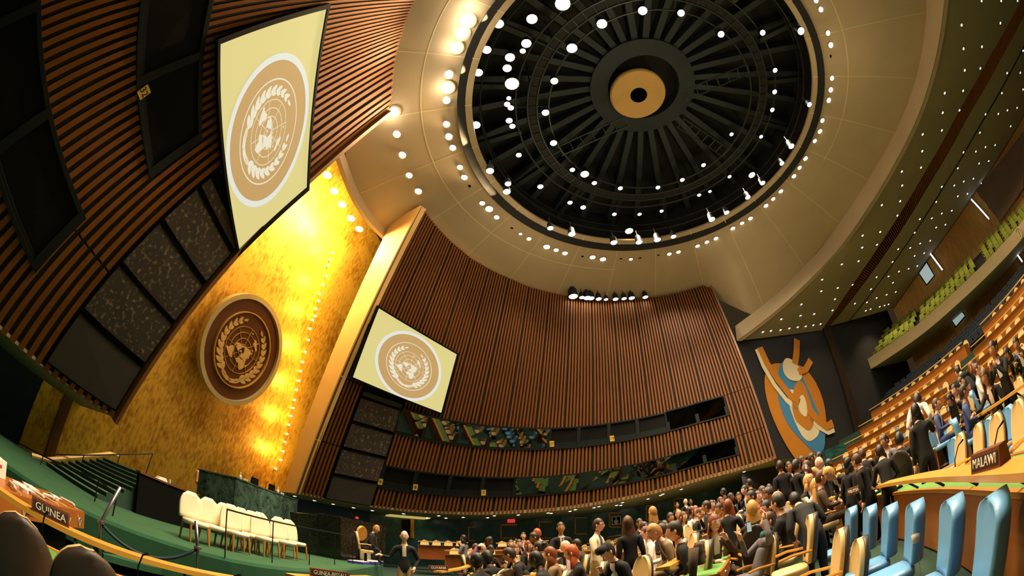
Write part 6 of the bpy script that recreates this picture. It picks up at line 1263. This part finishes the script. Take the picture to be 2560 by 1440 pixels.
pp(2152, 1123, 9.4, 30, 'stand', 'curly haired person in charcoal behind the large black coat', 'charcoal', 'brown', 'curly', 'tan', 'desk', 'desk', 20)
pp(2208, 1089, 10, -80, 'sit', 'young man in a grey suit smiling at a desk in the raised rows', 'grey', 'black', 'short', 'tan', 'desk', 'desk', 8)
pp(2245, 1083, 9, 60, 'sit', 'person with a mass of black curls resting on the ledge', 'black', 'black', 'curly', 'tan', 'desk', 'reach', 20, fem=True)
pp(2284, 1010, 7.7, 50, 'stand', 'woman with very long black hair in a black suit leaning on the ledge', 'black', 'black', 'long', 'fair', 'down', 'reach', 8, fem=True, bulk=1.05)
pp(2290, 985, 9.6, 70, 'stand', 'curly haired man in a whitish shirt bending away', 'white', 'dark', 'curly', 'tan', 'desk', 'desk', 46, 'black', 'white')
pp(2337, 997, 10.5, 160, 'sit', 'small pale face low behind the whitish shirt', 'blue', 'brown', 'short', 'pink', 'desk', 'desk', 4)
pp(2372, 985, 9.4, -70, 'stand', 'woman with black hair and black coat leaning towards the whitish shirt', 'black', 'black', 'long', 'tan', 'reach', 'desk', 40, fem=True)
pp(2398, 944, 11.4, 165, 'sit', 'young man with a white collar in the middle of the raised rows', 'navy', 'dark', 'short', 'fair', 'face', 'desk', 6)
pp(2383, 962, 10.8, -80, 'sit', 'dark head left of two others in the raised rows', 'black', 'dark', 'short', 'fair', 'desk', 'desk', 8)
pp(2406, 962, 10.6, 150, 'sit', 'man in a blue-grey suit in the raised rows before the brown curls', 'blue', 'dark', 'short', 'tan', 'desk', 'desk', 6)
pp(2390, 916, 12.4, 20, 'stand', 'figure in a black jacket bending between the raised desks', 'black', 'dark', 'short', 'fair', 'desk', 'desk', 36)
pp(2425, 905, 12, 170, 'sit', 'girl with dark red hair by the smiling face in the raised rows', 'black', 'auburn', 'bob', 'pink', 'desk', 'desk', 4, fem=True)
pp(2438, 910, 11.6, 160, 'sit', 'smiling face beside the dark red hair in the raised rows', 'white', 'brown', 'short', 'pink', 'desk', 'desk', 4)
pp(2458, 926, 8.6, -85, 'sit', 'woman with brown curls seated below the standing woman in black', 'black', 'brown', 'wavy', 'tan', 'desk', 'reach', 10, fem=True)
pp(2477, 855, 8.4, -75, 'stand', 'woman in black with brown hair tied back eating as she stands', 'black', 'dark', 'bun', 'tan', 'face', 'face', 4, fem=True)
pp(2536, 845, 9.2, -90, 'stand', 'man in a charcoal suit holding a phone to his face', 'charcoal', 'dark', 'short', 'tan', 'face', 'phone', 16)
pp(2514, 870, 9.8, -70, 'stand', 'dark haired woman bending in front of the man with the phone', 'black', 'dark', 'bob', 'tan', 'desk', 'desk', 38, fem=True)
bpy.data.scenes.remove(TMP)
# everyone who sits gets the nearest chair pulled under them; chairs in the way of those who stand are left out
for pose, xy, az, base, s, lab in SEATS:
    near = sorted((q for q in CH if not q[3]), key=lambda q: np.hypot(q[1] - xy[0], q[2] - xy[1]))
    if pose == 'sit' and near and np.hypot(near[0][1] - xy[0], near[0][2] - xy[1]) < 1.0:
        q = near[0]; d = azel(az, 0)[:2]; q[3] = True; q[1], q[2] = xy + d * .0; q[0].location = (q[1], q[2], base - .03 * s); q[0].rotation_euler = (0, 0, -math.radians(az)); q[0].scale = (s * .97,) * 3
    elif pose == 'sit':
        wd = lab.split()[:10]
        while wd[-1] in ('a', 'the', 'of', 'in', 'with', 'and', 'her', 'his', 'by', 'to', 'at', 'beside', 'behind', 'below', 'on', 'before', 'between', 'near', 'far', 'above'): wd.pop()
        q = chair('beige', xy[0], xy[1], base - .03 * s, az, 'beige chair under the ' + ' '.join(wd), None); q.scale = (s * .97,) * 3; CH[-1][3] = True
gone = []
for q in CH:
    if q[3]: continue
    if any(np.hypot(q[1] - xy[0], q[2] - xy[1]) < (.48 if pose != 'sit' else .50) for pose, xy, az, base, s, lab in SEATS): gone.append(q)
for q in gone:
    for c_ in list(q[0].children): bpy.data.objects.remove(c_)
    bpy.data.objects.remove(q[0]); CH.remove(q)
# things the people hold or have left on desks
def phone(px, py, D, label): p = atD(px, py, D); t = thing('mobile_phone', label, 'phone', p); MB().box((0, 0, 0), (.075, .012, .15)).build('body', M['black'], t, mod=bevel(.004)); MB().box((0, -.007, 0), (.065, .002, .13)).build('screen', M['booth'], t)
phone(1872, 1318, 5.75, 'dark phone in the hand of the lounging man in grey'); phone(2014, 1166, 10.05, 'small camera phone held up by the woman in pink')
def garment(px, py, D, az, m, label, s=1.0):
    p = atD(px, py, D); t = thing('draped_jacket', label, 'jacket', p); rs = random.Random(int(px)); mb = MB(); R_ = []
    for i in range(9):
        f = i / 8; R_.append([(x * .26 * s * (1 + .25 * f), (.10 + .12 * f) * math.cos(x * 1.4) - .1 + rs.uniform(-.02, .02), .05 - .55 * f * s + rs.uniform(-.015, .015)) for x in np.linspace(-1, 1, 11)] + [(x * .24 * s * (1 + .2 * f), -.10 + rs.uniform(-.015, .015), .03 - .52 * f * s) for x in np.linspace(1, -1, 9)])
    mb.grid(R_, closed=True); n = len(mb.v); mb.f += [tuple(range(20))[::-1], tuple(n - 20 + k for k in range(20))]; mb.m += [0, 0]; mb.build('cloth', CL[m], t, True); mb = MB(); mb.tube([(-.26 * s, 0, .0), (-.34 * s, .02, -.2), (-.33 * s, .04, -.42)], [.07, .06, .05], 10); mb.build('sleeve', CL[m], t, True); t.rotation_euler = (0, 0, -math.radians(az))
garment(1738, 1368, 5.4, -60, 'brown', 'brown jacket draped over a chair beside the young man in profile', .5)
for i, (x, y, D, lab) in enumerate(((1500, 1425, 5.4, 'on the green desk below the boy in the cap'), (1440, 1395, 6.6, 'by the curly orange hair'), (1525, 1418, 5.6, 'behind the violet folder'))):
    p = atD(x, y, D); t = thing('paper_stack', 'white paper pad %s' % lab, 'papers', (p[0], p[1], .665)); MB().box((0, 0, .015), (.32, .24, .03)).build('stack', M['paper'], t); MB().box((.01, .01, .034), (.3, .22, .006)).build('top_sheet', M['paper'], t)
# ------------------------------------------------------------------ light, world, camera
def light(kind, loc, energy, col='#fff1dc', size=.3, aim=None, angle=None, blend=.5):
    d = bpy.data.lights.new('lamp_and_fill_light', kind); d.energy = energy; d.color = srgb(col)[:3]
    if kind in ('POINT', 'SPOT'): d.shadow_soft_size = size
    if kind == 'AREA': d.size = size
    if kind == 'SPOT': d.spot_size = math.radians(angle or 60); d.spot_blend = blend
    o = bpy.data.objects.new('lamp_and_fill_light', d); COL.objects.link(o); o.location = Vector(loc)
    if aim is not None: o.rotation_euler = (Vector(aim) - Vector(loc)).to_track_quat('-Z', 'Y').to_euler()
    return o
c3 = V(CC[0], CC[1], 0)
for k in range(12):      # the catwalk spotlights shine down on floor and walls
    a = 2 * PI * k / 12; d = V(math.cos(a), math.sin(a), 0); light('SPOT', c3 + d * 6.6 + V(0, 0, 17.9), 3900, '#ffe6c0', .3, c3 + d * 7.5, 95, .6)
for k in range(16):      # ring lamps
    a = 2 * PI * (k + .5) / 16; d = V(math.cos(a), math.sin(a), 0); light('SPOT', c3 + d * 10.0 + V(0, 0, cone_z(10) - .15), 1900 * (1.0 if d[0] < .3 else .6), '#ffe9c8', .2, c3 + d * 12.5, 100, .7)
for p in g: light('POINT', cone(*p) + V(-1.3, 0, -.2), 620, '#ffdf9a', .25)
for x, y in ((1167, 60), (1139, 118), (1117, 218), (984, 285), (1180, 20)): P = on_ceil((x, y)); light('POINT', P + V(0, 0, -.45), 45, '#ffe9c8', .15)  # extra points under the ring lamps, added to make the ceiling glow
for p in gl[1::4]: light('POINT', onplane(p[0] + 14, p[1], GP + GN * 1.0, GN), 150, '#ffd27a', .12)
for a_, tgt in ((150, (.10, .80)), (172, (.25, .8)), (196, (.42, .72)), (212, (.6, .6))):
    d = V(math.cos(math.radians(a_)), math.sin(math.radians(a_)), 0); light('SPOT', c3 + d * 9.2 + V(0, 0, cone_z(9.2) - .2), 4200, '#ffd79a', .2, NEAR.at(*tgt), 60, .9)
for p, en in (((6, 6), 620), ((12, 14), 300), ((3, 15), 500), ((15, 5), 200)): light('POINT', (p[0], p[1], 13.6), en, '#ffe2b4', .6)  # unseen fill points in mid-air, added to brighten the ceiling
for i in (8, 14, 20, 26, 32, 38, 44, 50, 56): P = mix(Dc, E_, .5)[i]; light('SPOT', P + V(0, 0, -.3), 700, '#ffe2b0', .15, P + V(0, 0, -5), 120, .6)
for i in (10, 18, 26, 34, 42, 50): P = mix(B, C, .5)[i]; light('SPOT', P + V(0, 0, -.3), 700, '#ffe6bb', .15, P + V(0, 0, -5), 120, .6)
for p in DL3[::2]:
    P = soff(p)
    if P is not None: light('SPOT', P + V(0, 0, -.05), 60, '#fff0d0', .08, P + V(0, 0, -3), 130, .6)
w = bpy.data.worlds.new('World'); SC.world = w; w.use_nodes = True; bg = w.node_tree.nodes['Background']; bg.inputs[0].default_value = srgb('#8a7350'); bg.inputs[1].default_value = .12
cd = bpy.data.cameras.new('Camera'); cam = bpy.data.objects.new('Camera', cd); COL.objects.link(cam)
cd.type = 'PANO'; cd.sensor_width = 36.0
cd.panorama_type = 'FISHEYE_EQUISOLID'
cd.fisheye_lens = F * 36.0 / 2560; cd.fisheye_fov = math.radians(180); cd.clip_start = .05; cd.clip_end = 300
Rm = Matrix([[RC[i][0], RC[i][2], -RC[i][1]] for i in range(3)])
cam.matrix_world = Matrix.Translation(Vector(CAM)) @ Rm.to_4x4(); SC.camera = cam
SC.view_settings.view_transform = 'Standard'; SC.view_settings.look = 'None'; SC.view_settings.gamma = 1.0; SC.view_settings.use_curve_mapping = False; SC.view_settings.exposure = 0.0
